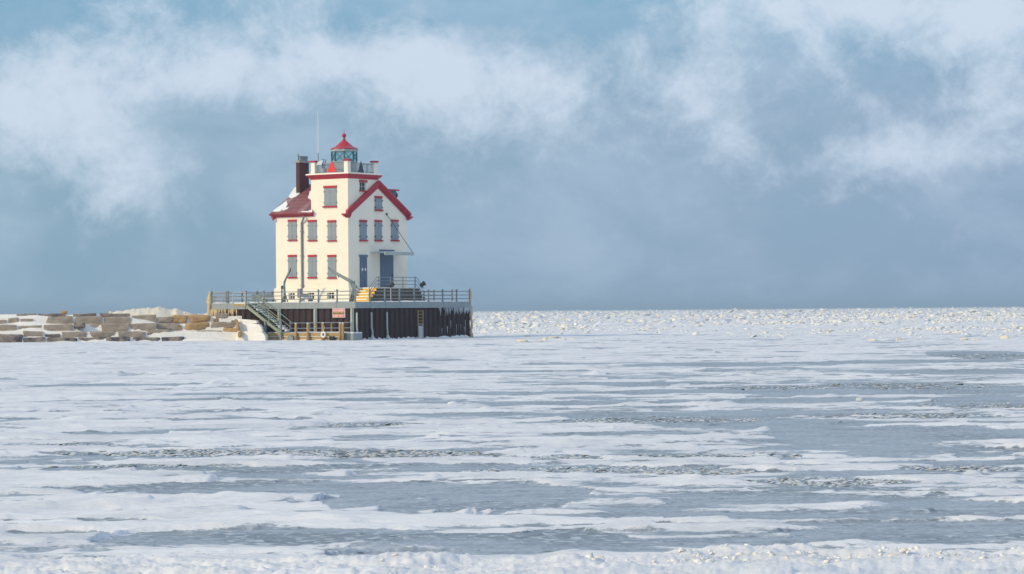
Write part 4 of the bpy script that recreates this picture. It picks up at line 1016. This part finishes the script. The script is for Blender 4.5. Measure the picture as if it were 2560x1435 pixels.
# ------------------------------------------------------------------ floodlights
for px, pyc, lab in ((977, 712, 'black floodlight on a thin white pole before the middle of the porch'), (1055.5, 711, 'black floodlight on a thin white pole beside the far porch steps')):
    yy = 1.0; x, zc_ = LY(px, pyc, yy)
    f_ = thing('floodlight', lab, 'floodlight', (x, yy, ZT), 'deck floodlights')
    MB().tube([(x, yy, ZT - .03), (x - .02, yy, zc_ - .15)], .028, 6).build('pole', 'white_paint', f_)
    b = MB().lathe((0, 0, 0), [(.12, -.24), (.17, -.1), (.2, .1), (.25, .22), (.24, .24)], 12); rm = Matrix.Rotation(R(62), 4, Vector((.45, 1, 0)))
    for v in b.v: v.xyz = rm @ v + Vector((x + .03, yy, zc_))
    b.build('lamp_head', 'dark_metal', f_, True)
    MB().beam((x - .02, yy, zc_ - .34), (x, yy, zc_ - .05), .09, .05, (0, 1, 0)).build('yoke', 'dark_metal', f_)

# ------------------------------------------------------------------ davits
def davit(label, px_pts, radii, plane, legs, m_, extra):
    P = [(plane, *LX(px, py, plane)) for (px, py) in px_pts]
    P = [Vector((p_[0], p_[1], p_[2])) for p_ in P]; P[0].z = ZT - .03
    d_ = thing('davit_crane', label, 'davit', (plane, P[0].y, ZT), 'davit cranes')
    k = extra['split']
    MB().tube(P[:k + 1], radii[:k + 1], 8).build('mast', m_, d_, True)
    MB().tube(P[k:], radii[k:], 8).build('arm', m_, d_, True)
    b0 = P[0]
    for (ox, oy) in legs:
        MB().beam((b0.x + ox, b0.y + oy, ZT - .02), (b0.x, b0.y, ZT + .95), .07, .07, (0, 1, 0)).build('brace_leg', 'dark_metal', d_)
    return d_, P
dv, P = davit('grey-green davit crane with a long jib at the near pier corner', [(881, 753), (883, 730), (884, 716), (884.5, 708), (872, 700.5), (846, 686.5), (825.5, 674.5)], [.13, .12, .12, .14, .16, .15, .10], .9, ((0, .35), (0, -.35), (-.3, 0)), 'davit_grey', {'split': 3})
q = [(.9, *LX(*p_, .9)) for p_ in ((882.5, 722), (876, 707), (870, 701))]; MB().tube(q, .07, 6).build('knee_brace', 'davit_grey', dv)
q = (.9, *LX(888.5, 717, .9)); MB().tube([(.78, q[1], q[2]), (1.02, q[1], q[2])], .15, 12).build('winch_drum', 'davit_grey', dv)
q = [(.9, *LX(*p_, .9)) for p_ in ((884.5, 708), (887, 702))]; MB().tube(q, .06, 6).build('stub', 'davit_grey', dv)
q = [(.9, *LX(*p_, .9)) for p_ in ((825, 673), (822.5, 670.5), (820.5, 668.5))]; MB().tube(q, [.05, .045, .03], 6).build('hook', 'dark_metal', dv)
MB().tube([Vector(P[-2]), Vector(P[-2]) + Vector((0, 0, -.25))], .06, 6).build('sheave', 'steel_grey', dv)
dv, P = davit('slim weathered davit with a dark box near the shuttered windows', [(712, 753), (711.5, 730), (710.5, 714), (711, 706), (716.5, 693), (721.5, 683), (724.5, 678)], [.1, .1, .1, .1, .09, .08, .06], 1.0, ((0, .3), (0, -.38), (-.3, 0)), 'davit_grey', {'split': 3})
q = [(1.0, *LX(*p_, 1.0)) for p_ in ((722, 684), (725.8, 676), (726.3, 670))]; MB().tube(q, [.05, .07, .03], 6).build('hook', 'dark_metal', dv)
q = [(1.0, *LX(*p_, 1.0)) for p_ in ((722, 684), (727.5, 687))]; MB().tube(q, .05, 6).build('sheave', 'steel_grey', dv)
y_, z_ = LX(706.8, 718.5, 1.0); MB().box((.9, y_ - .13, z_ - .2), (1.1, y_ + .13, z_ + .16)).build('control_box', 'dark_metal', dv)
q = [(.9, *LX(*p_, .9)) for p_ in ((708.5, 722), (708.8, 738), (709, 752))]; MB().tube(q, .04, 5).build('hoist_rope', 'rope', dv)

# ------------------------------------------------------------------ benches on the deck
def bench(label, x, y, rot):
    b_ = thing('bench', label, 'bench', (x, y, ZT), 'benches on the pier deck'); b_.rotation_euler.z = THETA + R(rot)
    def L(b, n, m_): 
        for v in b.v: v += Vector((x, y, ZT))
        b.build(n, m_, b_)
    L(MB().box((-.28, -.7, .36), (.26, .7, .42)), 'seat', 'steel_grey')
    L(MB().box((-.24, -.62, .421), (.2, .66, .5)), 'seat_snow', 'snow')
    L(MB().prism([(.22, -.7, .42), (.22, .7, .42), (.38, .7, .82), (.38, -.7, .82)], (.05, 0, 0)), 'backrest', 'steel_grey')
    for s_ in (-.6, .6): L(MB().box((-.26, s_ - .05, -.03), (.3, s_ + .05, .36)), 'leg', 'davit_grey')
y, _ = LX(766, 745, 2.4); bench('grey bench with snow on its seat under the basement windows', 2.4, y, 90)
y, _ = LX(650, 745, 3.2); bench('snow-topped grey bench on the deck behind the head of the stairs', 3.2, y, 200)
y, _ = LX(672, 746, 3.6); bench('grey bench on the deck against the lighthouse corner', 3.6, y, 80)

# ------------------------------------------------------------------ steel stairs down to the landing
XO, XI = -1.75, -.33
yt, ztop = LX(616, 765.5, XO); yb, zbot = LX(702, 833, XO)
ya0 = LX(583, 761, XO)[0]; ya1 = LX(613.5, 761, XO)[0]
st = thing('steel_stairs', 'grey-green steel stairs with snowy treads running down the pier face', 'stairs', (-1, (yt + yb) / 2, 0))
zlt = LX(598, 758, XO)[1]; zlb = LX(598, 764.3, XO)[1]
ld = MB().box((XO, ya1, zlb + .06), (.0 - .01, ya0, zlt - .05)).build('landing', 'stair_paint', st)
MB().box((XO - .03, ya1, zlb), (XO + .05, ya0, zlt - .048)).build('landing_beam', 'wood_long', ld)
MB().box((XO + .05, ya1 + .05, zlt - .049), (-.05, ya0 - .05, zlt + .02)).build('landing_snow', 'snow', ld)
MB().beam((XO + .3, ya1 + .3, zlb), (.0, ya1 + .3, ZF - .7), .12, .12, (0, 1, 0)).build('landing_shadow_bar', 'dark_metal', ld)  # dark bar added in place of the landing's shadow on the piling
zrl = LX(598, 730.5, XO)[1]
for yy in (ya0, ya1): MB().beam((XO, yy, zlb - .05), (XO, yy, zrl), .085, .085, (0, 1, 0)).build('landing_post', 'galvanised', ld)
for yy in (ya0,): 
    for z in (zrl - .03, (zrl + zlt) / 2): MB().tube([(XO, yy, z), (.05, yy, z)], .035, 6).build('landing_rail', 'galvanised', ld)
for z in (zrl - .03, (zrl + zlt) / 2): MB().tube([(XO, ya0, z), (XO, ya1, z)], .036, 6).build('landing_rail', 'galvanised', ld)
dvec = Vector((0, yb - yt, zbot - ztop))
for xx in (XO, XI):
    MB().beam((xx, yt, ztop), Vector((xx, yt, ztop)) + dvec * (1.0 if xx == XO else 1.02), .06, .26).build('stringer', 'stair_paint', st)
NT = 14
for k in range(NT):
    q = Vector((0, yt, ztop)) + dvec * ((k + .5) / NT)
    tr = MB().box((XO + .032, q.y - .1, q.z + .03), (XI - .032, q.y + .13, q.z + .065)).build('tread', 'galvanised', st)
    MB().box((XO + .6 + .3 * rnd.random(), q.y - .08, q.z + .066), (XI - .04, q.y + .12, q.z + .066 + .05 + .07 * rnd.random() + (.1 if k > 10 else 0))).build('tread_snow', 'snow', tr)
for xx in (XO, XI):
    t0_ = 0.0
    for h in (.52, 1.02):
        MB().tube([Vector((xx, yt, ztop + h)), Vector((xx, yt, ztop + h)) + dvec], .032, 6).build('handrail', 'stair_paint', st)
    for s_ in (0.04, .34, .66, 1.0):
        q = Vector((xx, yt, ztop)) + dvec * s_
        MB().beam(q, q + Vector((0, 0, 1.05)), .055, .055, (0, 1, 0)).build('handrail_post', 'stair_paint', st)
for px in (663.5, 702.3):
    yy, z1c = LX(px, 803, XO - .06)
    MB().beam((XO - .09, yy, -.1), (XO - .09, yy, z1c), .16, .16, (0, 1, 0)).build('support_column', 'steel_grey', st)

# ------------------------------------------------------------------ timber landing at the foot
DX = -1.55
yd0 = LX(664, 835, DX)[0]; yd1 = LX(858, 835, DX)[0]
zdk = LX(760, 832, DX)[1]
dk = thing('timber_landing', 'low weathered timber landing with posts at the foot of the pier', 'landing', (DX / 2, (yd0 + yd1) / 2, 0))
nb = 26
for k in range(nb):
    a0 = yd1 + (yd0 - yd1) * k / nb; a1 = yd1 + (yd0 - yd1) * (k + 1) / nb - .02
    MB().box((DX, a0, zdk - .08), (-.02, a1, zdk)).build('deck_plank', 'wood', dk)
snow_sheet('landing_snow', DX - .05, -.05, yd1, yd0, zdk - .005, .13, dk, 10, 60, 671, edge=.06)
MB().box((DX - .13, yd1, zdk - .30), (DX - .004, yd0, zdk - .02)).build('waler', 'wood_long', dk)
MB().box((DX - .1, yd1, zdk - .36), (DX + .02, yd0, zdk - .31)).build('waler_snow', 'snow', dk)
MB().box((DX - .06, yd1, zdk - .66), (DX + .03, yd0, zdk - .37)).build('waler', 'wood_long', dk)
for k in range(22):
    a0 = yd1 + (yd0 - yd1) * k / 22
    MB().box((DX + .05, a0 + .03, -.2), (DX + .16, a0 + .33, zdk - .09)).build('sheathing_board', 'wood', dk)
for px, top in ((740, 809.5), (770, 809), (807.5, 807.5), (850.5, 808), (857.5, 808.5)):
    yy, z1c = LX(px, top, DX - .28)
    b = MB().tube([(DX - .3, yy, -.2), (DX - .29, yy + .01, z1c)], [.135, .115], 9); b.build('pile', 'wood', dk, True)
    c_ = MB().lathe((DX - .29, yy + .01, z1c), [(.115, -.01), (.11, .03), (.05, .06)], 9).build('snow_cap', 'snow', dk, True)
for px, top in ((791, 806), (829, 806)):
    yy, z1c = LX(px, top, -.3); MB().beam((-.3, yy, zdk - .1), (-.3, yy, z1c), .12, .12, (0, 1, 0)).build('rail_stake', 'wood', dk)
ye0 = LX(724, 807, -.45)[0]; ye1 = LX(884, 807, -.45)[0]
lr_ = thing('landing_railing', 'thin two-rail steel railing on the timber landing below the danger sign', 'railing', (-.45, (ye0 + ye1) / 2, zdk))
for py in (806.8, 820.3):
    MB().tube([(-.45, ye0, LX(740, py + .7, -.45)[1]), (-.45, ye1, LX(870, py - .8, -.45)[1])], .036, 6).build('rail', 'steel_grey', lr_)
for px in (725, 774.5, 829, 878):
    yy, z1c = LX(px, 806, -.45); MB().tube([(-.45, yy, zdk - .05), (-.45, yy, z1c)], .034, 6).build('post', 'steel_grey', lr_)
yc0 = LX(862, 840, -1.3)[0]; yc1 = LX(883, 840, -1.3)[0]
cbk = thing('concrete_block', 'snow-topped grey concrete block at the end of the timber landing', 'block', (-.65, (yc0 + yc1) / 2, 0))
MB().box((-1.3, yc1, -.1), (-.02, yc0, zdk - .06)).build('block_body', 'fascia_grey', cbk)
MB().box((-1.28, yc1 + .02, zdk - .058), (-.03, yc0 - .02, zdk + .04)).build('block_snow', 'snow', cbk)
# tyres and drum
def torus(c, R_, r_, n=16, m=8, ax='x'):
    b = MB(); V = []; F = []
    for i in range(n):
        a = 2 * math.pi * i / n
        for j in range(m):
            bb = 2 * math.pi * j / m; rr = R_ + r_ * math.cos(bb); q = (r_ * math.sin(bb), rr * math.cos(a), rr * math.sin(a))
            V.append(Vector(c) + Vector(q))
    for i in range(n):
        for j in range(m): F.append((i * m + j, i * m + (j + 1) % m, ((i + 1) % n) * m + (j + 1) % m, ((i + 1) % n) * m + j))
    b.add(V, F); return b
yy, zz = LX(808.6, 836.5, DX - .5)
ty = thing('tyre_fender', 'snow-caked white tyre hung on a timber pile of the landing', 'tyre', (DX - .5, yy, zz - .3))
torus((DX - .5, yy, zz), .21, .085).build('tyre', 'snow_stained', ty, True)
MB().tube([(DX - .5, yy, zz + .15), (DX - .36, yy, zz + .75)], .025, 5).build('hanging_rope', 'rope', ty)
for px in (827.5, 834):
    yy, zz = LX(px, 846, DX - .3)
    o = pier_mesh(torus((DX - .3, yy, max(zz, .2)), .13, .075), 'tyre_fender', 'rubber', 'small black tyre in the pair at the foot of the timber landing', 'tyre', 'black tyres under the landing', True)
yy, zz = LX(725, 846, DX - .35)
pier_mesh(MB().tube([(DX - .35, yy, .14), (DX + .0, yy, .14)], .36, 18), 'steel_drum', 'steel_grey', 'grey drum half sunk in snow under the timber landing', 'drum')

# ------------------------------------------------------------------ danger sign
sy0, sz1 = LX(831.2, 771.2, -.03); sy1, sz0 = LX(862, 793.6, -.03)
sg = thing('danger_sign', 'red and white danger keep out sign fixed to the sheet piling', 'sign', (-.03, (sy0 + sy1) / 2, sz0))
MB().box((-.03, sy1, sz0), (.09, sy0, sz1)).build('board', 'sign_white', sg)
HH = sz1 - sz0; WW = sy0 - sy1
def sbox(u0, u1, v0, v1, d_, m_, n_): MB().box((-.03 - d_, sy0 - u1 * WW, sz1 - v1 * HH), (-.0302, sy0 - u0 * WW, sz1 - v0 * HH)).build(n_, m_, sg)
sbox(.035, .965, .04, .375, .004, 'sign_red', 'red_field'); sbox(.035, .965, .40, .625, .004, 'sign_black', 'black_field'); sbox(.035, .965, .65, .95, .004, 'sign_red', 'red_field')
def text(s_, u0, u1, v0, v1, m_):
    cu = bpy.data.curves.new('lettering', 'FONT'); cu.body = s_; cu.size = 1; cu.extrude = 0; cu.offset = .022
    o = bpy.data.objects.new('lettering', cu); col.objects.link(o); bpy.context.view_layer.update()
    me = bpy.data.meshes.new_from_object(o.evaluated_get(bpy.context.evaluated_depsgraph_get()))
    co = np.empty(len(me.vertices) * 3); me.vertices.foreach_get('co', co); co = co.reshape(-1, 3)
    mn, mx_ = co[:, :2].min(0), co[:, :2].max(0); t_ = (co[:, :2] - mn) / (mx_ - mn)
    b = BASE[sg]
    n_ = np.empty_like(co); n_[:, 0] = -.03 - .0075 - b.x; n_[:, 1] = sy0 - (u0 + t_[:, 0] * (u1 - u0)) * WW - b.y; n_[:, 2] = sz1 - (v1 + (v0 - v1) * t_[:, 1]) * HH - b.z
    me.vertices.foreach_set('co', n_.ravel()); me.update(); me.materials.clear(); me.materials.append(MATS[m_])
    bpy.data.objects.remove(o); o2 = bpy.data.objects.new('lettering', me); col.objects.link(o2); o2.parent = sg; BASE[o2] = b
text('DANGER', .08, .92, .09, .33, 'sign_white'); text('UNSAFE AREA', .07, .93, .42, .545, 'sign_yellow'); text('KEEP OUT', .08, .92, .69, .9, 'sign_white')

# ------------------------------------------------------------------ snow packed against the foot of the piling
def foot_bank(name, label, p0, p1, outn, hmax, seed, per=.695, wid=1.0):
    b = MB(); n = 150; m_ = 9; p0 = Vector(p0); p1 = Vector(p1); outn = Vector(outn)
    L_ = (p1 - p0).length
    for i in range(n):
        s_ = i / (n - 1); c_ = p0.lerp(p1, s_); al = s_ * L_
        hh = hmax * (.3 + .55 * abs(math.sin(math.pi * al / per)) ** 2 * .6 + .75 * max(0, mnoise.noise(Vector((al * .9, seed, 0)))) + .25 * mnoise.noise(Vector((al * 2.4, seed, 4))))
        for j in range(m_):
            t_ = j / (m_ - 1); z = max(hh, .02) * (1 - t_) ** 1.8 - .03 * t_ - .02
            b.v.append(c_ + outn * (t_ * wid * (1 + .4 * mnoise.noise(Vector((al * .5, seed, 9))))) + Vector((0, 0, z)))
    for i in range(n - 1):
        for j in range(m_ - 1): b.f.append((i * m_ + j, i * m_ + j + 1, (i + 1) * m_ + j + 1, (i + 1) * m_ + j))
    o = pier_mesh(b, name, 'snow', label, 'snow', smooth=True); o['kind'] = 'stuff'
foot_bank('snow_bank', 'snow packed along the foot of the shaded sheet piling', (-.2, .3, 0), (PS + .4, .3, 0), (0, -1, 0), .42, 3.3)
foot_bank('snow_bank', 'snow packed along the front of the timber landing', (DX, yd1 - .3, 0), (DX, yd0 + .3, 0), (-1, 0, 0), .2, 8.1, 1.3, .9)

# ================================================================== THE STONE BREAKWATER
def BD(px): return 229 + 4 * px / 600.0
def yh(px): return 776.3 + math.tan(ROLL) * (1280 - px)
SET = {5: 0.0, 4: .55, 3: 1.2, 2: 1.9, 1: 2.7}
bw = wthing('stone_breakwater', 'breakwater of large tan stone blocks half buried in snow', 'breakwater', ((300 - 1280) / FPX * BD(300), BD(300) + 2, 0))
def bp(px, py, sb): d_ = BD(px) + sb; return (px - 1280) / FPX * d_, d_, EYE - (py - yh(px)) * d_ / FPX
STN = [(1, 37, 786, 87, 797, 'd'), (1, 89, 786, 160, 796, 'd'), (1, 177, 785, 238, 794, 'd'), (1, 244, 785, 322, 796, 'd'), (1, 323, 789.5, 387.5, 807, 's'),
       (2, -40, 800, 12, 814, 's'), (2, 15, 796, 44, 814, 's'), (2, 46, 798, 80, 812, 's'), (2, 112, 793, 179.5, 811, 's'), (2, 182, 792.5, 252, 812, 's'), (2, 255, 794, 323, 812, 's'),
       (3, -30, 813, 39, 833, 's'), (3, 104, 812.5, 177, 832, 's'), (3, 181, 812.5, 247, 831, 's'), (3, 249, 810, 319, 829, 's'), (3, 321, 810, 386, 828, 's'), (3, 42, 815, 100, 830, 's'),
       (4, 54, 829, 102, 846, 's'), (4, 106, 836, 147, 848, 'd'), (4, 150, 830.5, 213, 845, 's'), (4, 217, 830, 284, 845, 's'), (4, 291, 829.5, 360, 846, 's'),
       (5, -30, 837, 51, 858, 'd'), (5, 53, 845, 109, 862, 'd'), (5, 111.5, 845.5, 189, 861, 'd'), (5, 190, 844.5, 255.5, 858, 'd'), (5, 260, 843.5, 321, 857, 'd'), (5, 325, 844.5, 397, 856, 'd'),
       (1, 390, 793.5, 428, 805, 's'), (1, 427, 790.5, 466, 807, 'a'), (1, 466, 788.5, 523.5, 804, 'a'), (1, 526, 795, 545, 806, 'a'), (1, 534, 785, 568, 795, 's'),
       (2, 387, 809.5, 442, 822, 's'), (2, 417, 813, 452.5, 825, 'a'), (2, 455, 808.5, 520.5, 825, 'a'), (2, 522, 806.5, 580, 820, 's'),
       (3, 360, 825.5, 418, 842, 's'), (3, 420.5, 831.5, 484, 843, 's'), (3, 484, 827.5, 551, 843, 's'), (3, 550.5, 822.5, 592, 843, 'a'),
       (5, 399, 843.5, 456, 858, 'd'), (4, 362, 830, 400, 846, 's')]
for i, (row, x0, y0, x1, y1, mm) in enumerate(STN):
    sb = SET[row] + rnd.uniform(-.08, .12); xc = (x0 + x1) / 2
    a = bp(x0 + 1, y0, sb); c = bp(x1 - 1, y1, sb); dp = 1.5
    dslope = 4 / 600. * FPX / BD(xc)
    b = rock(((a[0] + c[0]) / 2, (a[1] + c[1]) / 2 + dp / 2, (a[2] + c[2]) / 2), ((c[0] - a[0]) * 1.05, dp, max(.26, (a[2] - c[2]) * 1.06 + .04)), 900 + i, 6, 22 if mm != 'a' else 7, .035 if mm != 'a' else .08, math.atan(dslope))
    b.build('stone', {'s': 'stone', 'd': 'stone_dark', 'a': 'stone_amber'}[mm], bw, True if mm == 'a' else False)
# rusty timber piece and small top rock
for (x0, y0, x1, y1, sb, m_) in ((183, 804, 212, 820, 1.0, 'stone_dark'), (150, 777.5, 165, 786, 3.0, 'stone_amber'), (576, 800, 590, 806, 1.6, 'stone_dark')):
    a = bp(x0, y0, sb); c = bp(x1, y1, sb); rock(((a[0] + c[0]) / 2, a[1] + .3, (a[2] + c[2]) / 2), (c[0] - a[0], .6, a[2] - c[2]), int(x0), 4, 5, .05).build('stone', m_, bw)
# snow lying over the courses
TOPZ = []
def course_top(px):   # heights of the tops of the courses along the wall
    f_ = np.interp(px, [0, 400, 600], [0, 0, 1]); 
    d_ = BD(px)
    ys = {5: 845.5, 4: 830.5, 3: np.interp(px, [0, 350, 420, 600], [812, 811, 830, 826]), 2: np.interp(px, [0, 330, 400, 600], [794, 795, 811, 807]), 1: np.interp(px, [0, 330, 400, 600], [785, 788, 794, 789])}
    return {k_: EYE - (ys[k_] - yh(px)) * d_ / FPX for k_ in ys}
cols = np.linspace(-70, 604, 240); prof_s = np.array([-1.4, -.7, -.2, .06, .12, .3, .5, .61, .67, .9, 1.12, 1.26, 1.33, 1.6, 1.84, 1.96, 2.04, 2.3, 2.62, 2.76, 2.84, 3.2, 3.8, 4.6, 5.6, 6.6, 7.6])
b = MB()
for ci, px in enumerate(cols):
    tp = course_top(px); N = lambda k_, f_=40.: mnoise.noise(Vector((px / f_, k_ * 7.3, 1.5)))
    sn_l = .34 * math.exp(-((px - 75) / 45) ** 2)
    extra = {5: .0 + .16 * N(5) + sn_l * .5, 4: .0 + .16 * N(4) + sn_l, 3: .0 + .18 * N(3) + sn_l * 1.2, 2: .0 + .16 * N(2) + sn_l * .8, 1: .0 + .06 * N(1)}
    foot = .10 + .22 * max(0, N(6, 60.)) + (.28 if 455 < px < 560 else 0) * math.sin(max(0, min(1, (px - 440) / 130)) * math.pi)
    zs = []
    for s_ in prof_s:
        if s_ < .08: z = foot * max(0, (s_ + 1.4) / 1.45) ** 1.5 - .04
        else:
            z = None
            for k_, nx in ((5, 4), (4, 3), (3, 2), (2, 1)):
                f0 = SET[k_] + .1; f1 = SET[nx] + .1
                if f0 <= s_ < f1 + .01:
                    t_ = (s_ - f0) / (f1 - f0); z = tp[k_] - .06 + max(.0, extra[k_] + .08) * t_ ** 1.3 + .03; break
            if z is None: z = tp[1] - .03 + extra[1] * min(1, (s_ - 2.8) / 1.2) - max(0, s_ - 4.4) * .45
        zs.append(z)
    end = sst(604, 588, px)
    for s_, z in zip(prof_s, zs):
        d_ = BD(px) + s_; b.v.append(Vector(((px - 1280) / FPX * d_, d_, max(-.3, z) + .02 * mnoise.noise(Vector((px / 6., s_ * 3, 0))))))
nc = len(prof_s)
for i in range(len(cols) - 1):
    for j in range(nc - 1): b.f.append((i * nc + j, (i + 1) * nc + j, (i + 1) * nc + j + 1, i * nc + j + 1))
b.build('snow_cover', 'snow_stained', bw, True)
# plastered end of the breakwater: slabs under packed snow
for i, (poly, sb, th) in enumerate((([(590, 797), (612, 798.5), (640, 802), (643, 808.5), (592, 808.5)], -.2, 2.6), ([(592, 806), (618, 807), (646, 811), (652, 818), (656, 830), (594, 830)], -.6, 3.0), ([(594, 828), (640, 828.5), (657, 831), (663, 840), (664, 856), (588, 856)], -1.0, 3.4))):
    P0 = [Vector(bp(px, py, sb + .9 - .024 * (px - 590))) for (px, py) in poly]
    mb = MB(); n_ = len(P0); K = 3; V = []; F = []
    # subdivide the face outline and thicken it into a slab
    ring = []
    for k in range(n_):
        for j in range(K): ring.append(P0[k].lerp(P0[(k + 1) % n_], j / K))
    ce = sum(ring, Vector()) / len(ring); nr_ = len(ring)
    for lay, (dd, sc_) in enumerate(((0.0, .965), (.07, 1.0), (th * .5, 1.02), (th, 1.0))):
        for q in ring: 
            w_ = ce + (q - ce) * sc_ + Vector((0, dd, 0)); w_ += mnoise.noise_vector(w_ * 1.1) * .06; V.append(w_)
    for lay in range(3):
        for k in range(nr_): F.append((lay * nr_ + k, (lay + 1) * nr_ + k, (lay + 1) * nr_ + (k + 1) % nr_, lay * nr_ + (k + 1) % nr_))
    V.append(ce + Vector((0, -.06, 0)))
    for k in range(nr_): F.append((k, (k + 1) % nr_, len(V) - 1))
    mb.add(V, F); mb.build('end_slab', 'snow_stained', bw, False)
for (x0, y0, x1, y1, sb) in ((586, 797, 593, 807, -.25), (589, 806, 597, 826, -.62), (594, 828, 602, 843, -1.05)):
    a = bp(x0, y0, sb); c = bp(x1, y1, sb); rock(((a[0] + c[0]) / 2, a[1] + .35, (a[2] + c[2]) / 2), (c[0] - a[0], .7, a[2] - c[2]), int(y0) + 5, 4, 5, .05).build('stone', 'stone_amber', bw)
# ridge of piled ice behind the stones
n = 1500; P_ = []; S_ = []
prof = [(262, 786), (290, 779), (318, 775), (335, 772), (352, 771), (372, 770), (398, 767.5), (412, 770), (430, 777), (437, 772), (452, 777), (480, 786), (500, 789), (520, 785), (528, 786)]
ppx = [p_[0] for p_ in prof]; ppy = [p_[1] for p_ in prof]
dI = 10.5
b = MB(); nx, ny = 90, 14
for i in range(nx):
    px = 255 + (530 - 255) * i / (nx - 1); top = EYE - (np.interp(px, ppx, ppy) - yh(px)) * (BD(px) + dI) / FPX
    for j in range(ny):
        t_ = j / (ny - 1) * 2 - 1; d_ = BD(px) + dI + t_ * 6; z = (top + 0.1) * (1 - abs(t_) ** 1.6)
        z += .3 * mnoise.noise(Vector((px / 22., d_ * .4, 2))) * (1 - abs(t_)) + .13 * mnoise.noise(Vector((px / 8., d_ * .9, 5))) * (1 - abs(t_)) - .05
        b.v.append(Vector(((px - 1280) / FPX * d_, d_, z)))
for i in range(nx - 1):
    for j in range(ny - 1): b.f.append((i * ny + j, (i + 1) * ny + j, (i + 1) * ny + j + 1, i * ny + j + 1))
o = b.build('ice_ridge', 'ice_cream', base=(-30, 235, 0), smooth=True); o.location = (-30, 235, 0); tag(o, 'jagged ridge of yellowish piled ice behind the breakwater stones', 'ice', kind='stuff')
for k in range(60):
    px = rnd.uniform(262, 520); top = EYE - (np.interp(px, ppx, ppy) - yh(px)) * (BD(px) + dI) / FPX; t_ = rnd.uniform(-.8, .15); d_ = BD(px) + dI + t_ * 6
    P_.append(((px - 1280) / FPX * d_, d_, top * (1 - abs(t_) ** 1.6) * rnd.uniform(.85, 1.03))); S_.append([rnd.uniform(.08, .32) for q in range(3)])
tag(chunks('ice_ridge_blocks', np.array(P_), np.array(S_), .6, 'ice_cream'), 'loose ice blocks on the ridge behind the breakwater', 'ice', kind='stuff')

# ================================================================== HAZE
HAZE = 0.00024
if HAZE:
    hz = MB().box((-9000, -250, -2.0), (9000, 21000, 24.0)).build('haze', 'snow'); hz['kind'] = 'stuff'; hz['label'] = 'thin blowing snow haze over the lake'
    hm = bpy.data.materials.new('haze_air'); hm.use_nodes = True; ht = hm.node_tree; ht.nodes.clear()
    pv = ht.nodes.new('ShaderNodeVolumePrincipled'); pv.inputs['Color'].default_value = (.60, .80, 1.0, 1); pv.inputs['Density'].default_value = HAZE; pv.inputs['Anisotropy'].default_value = .1
    ho = ht.nodes.new('ShaderNodeOutputMaterial'); ht.links.new(pv.outputs[0], ho.inputs['Volume']); hz.data.materials.clear(); hz.data.materials.append(hm)
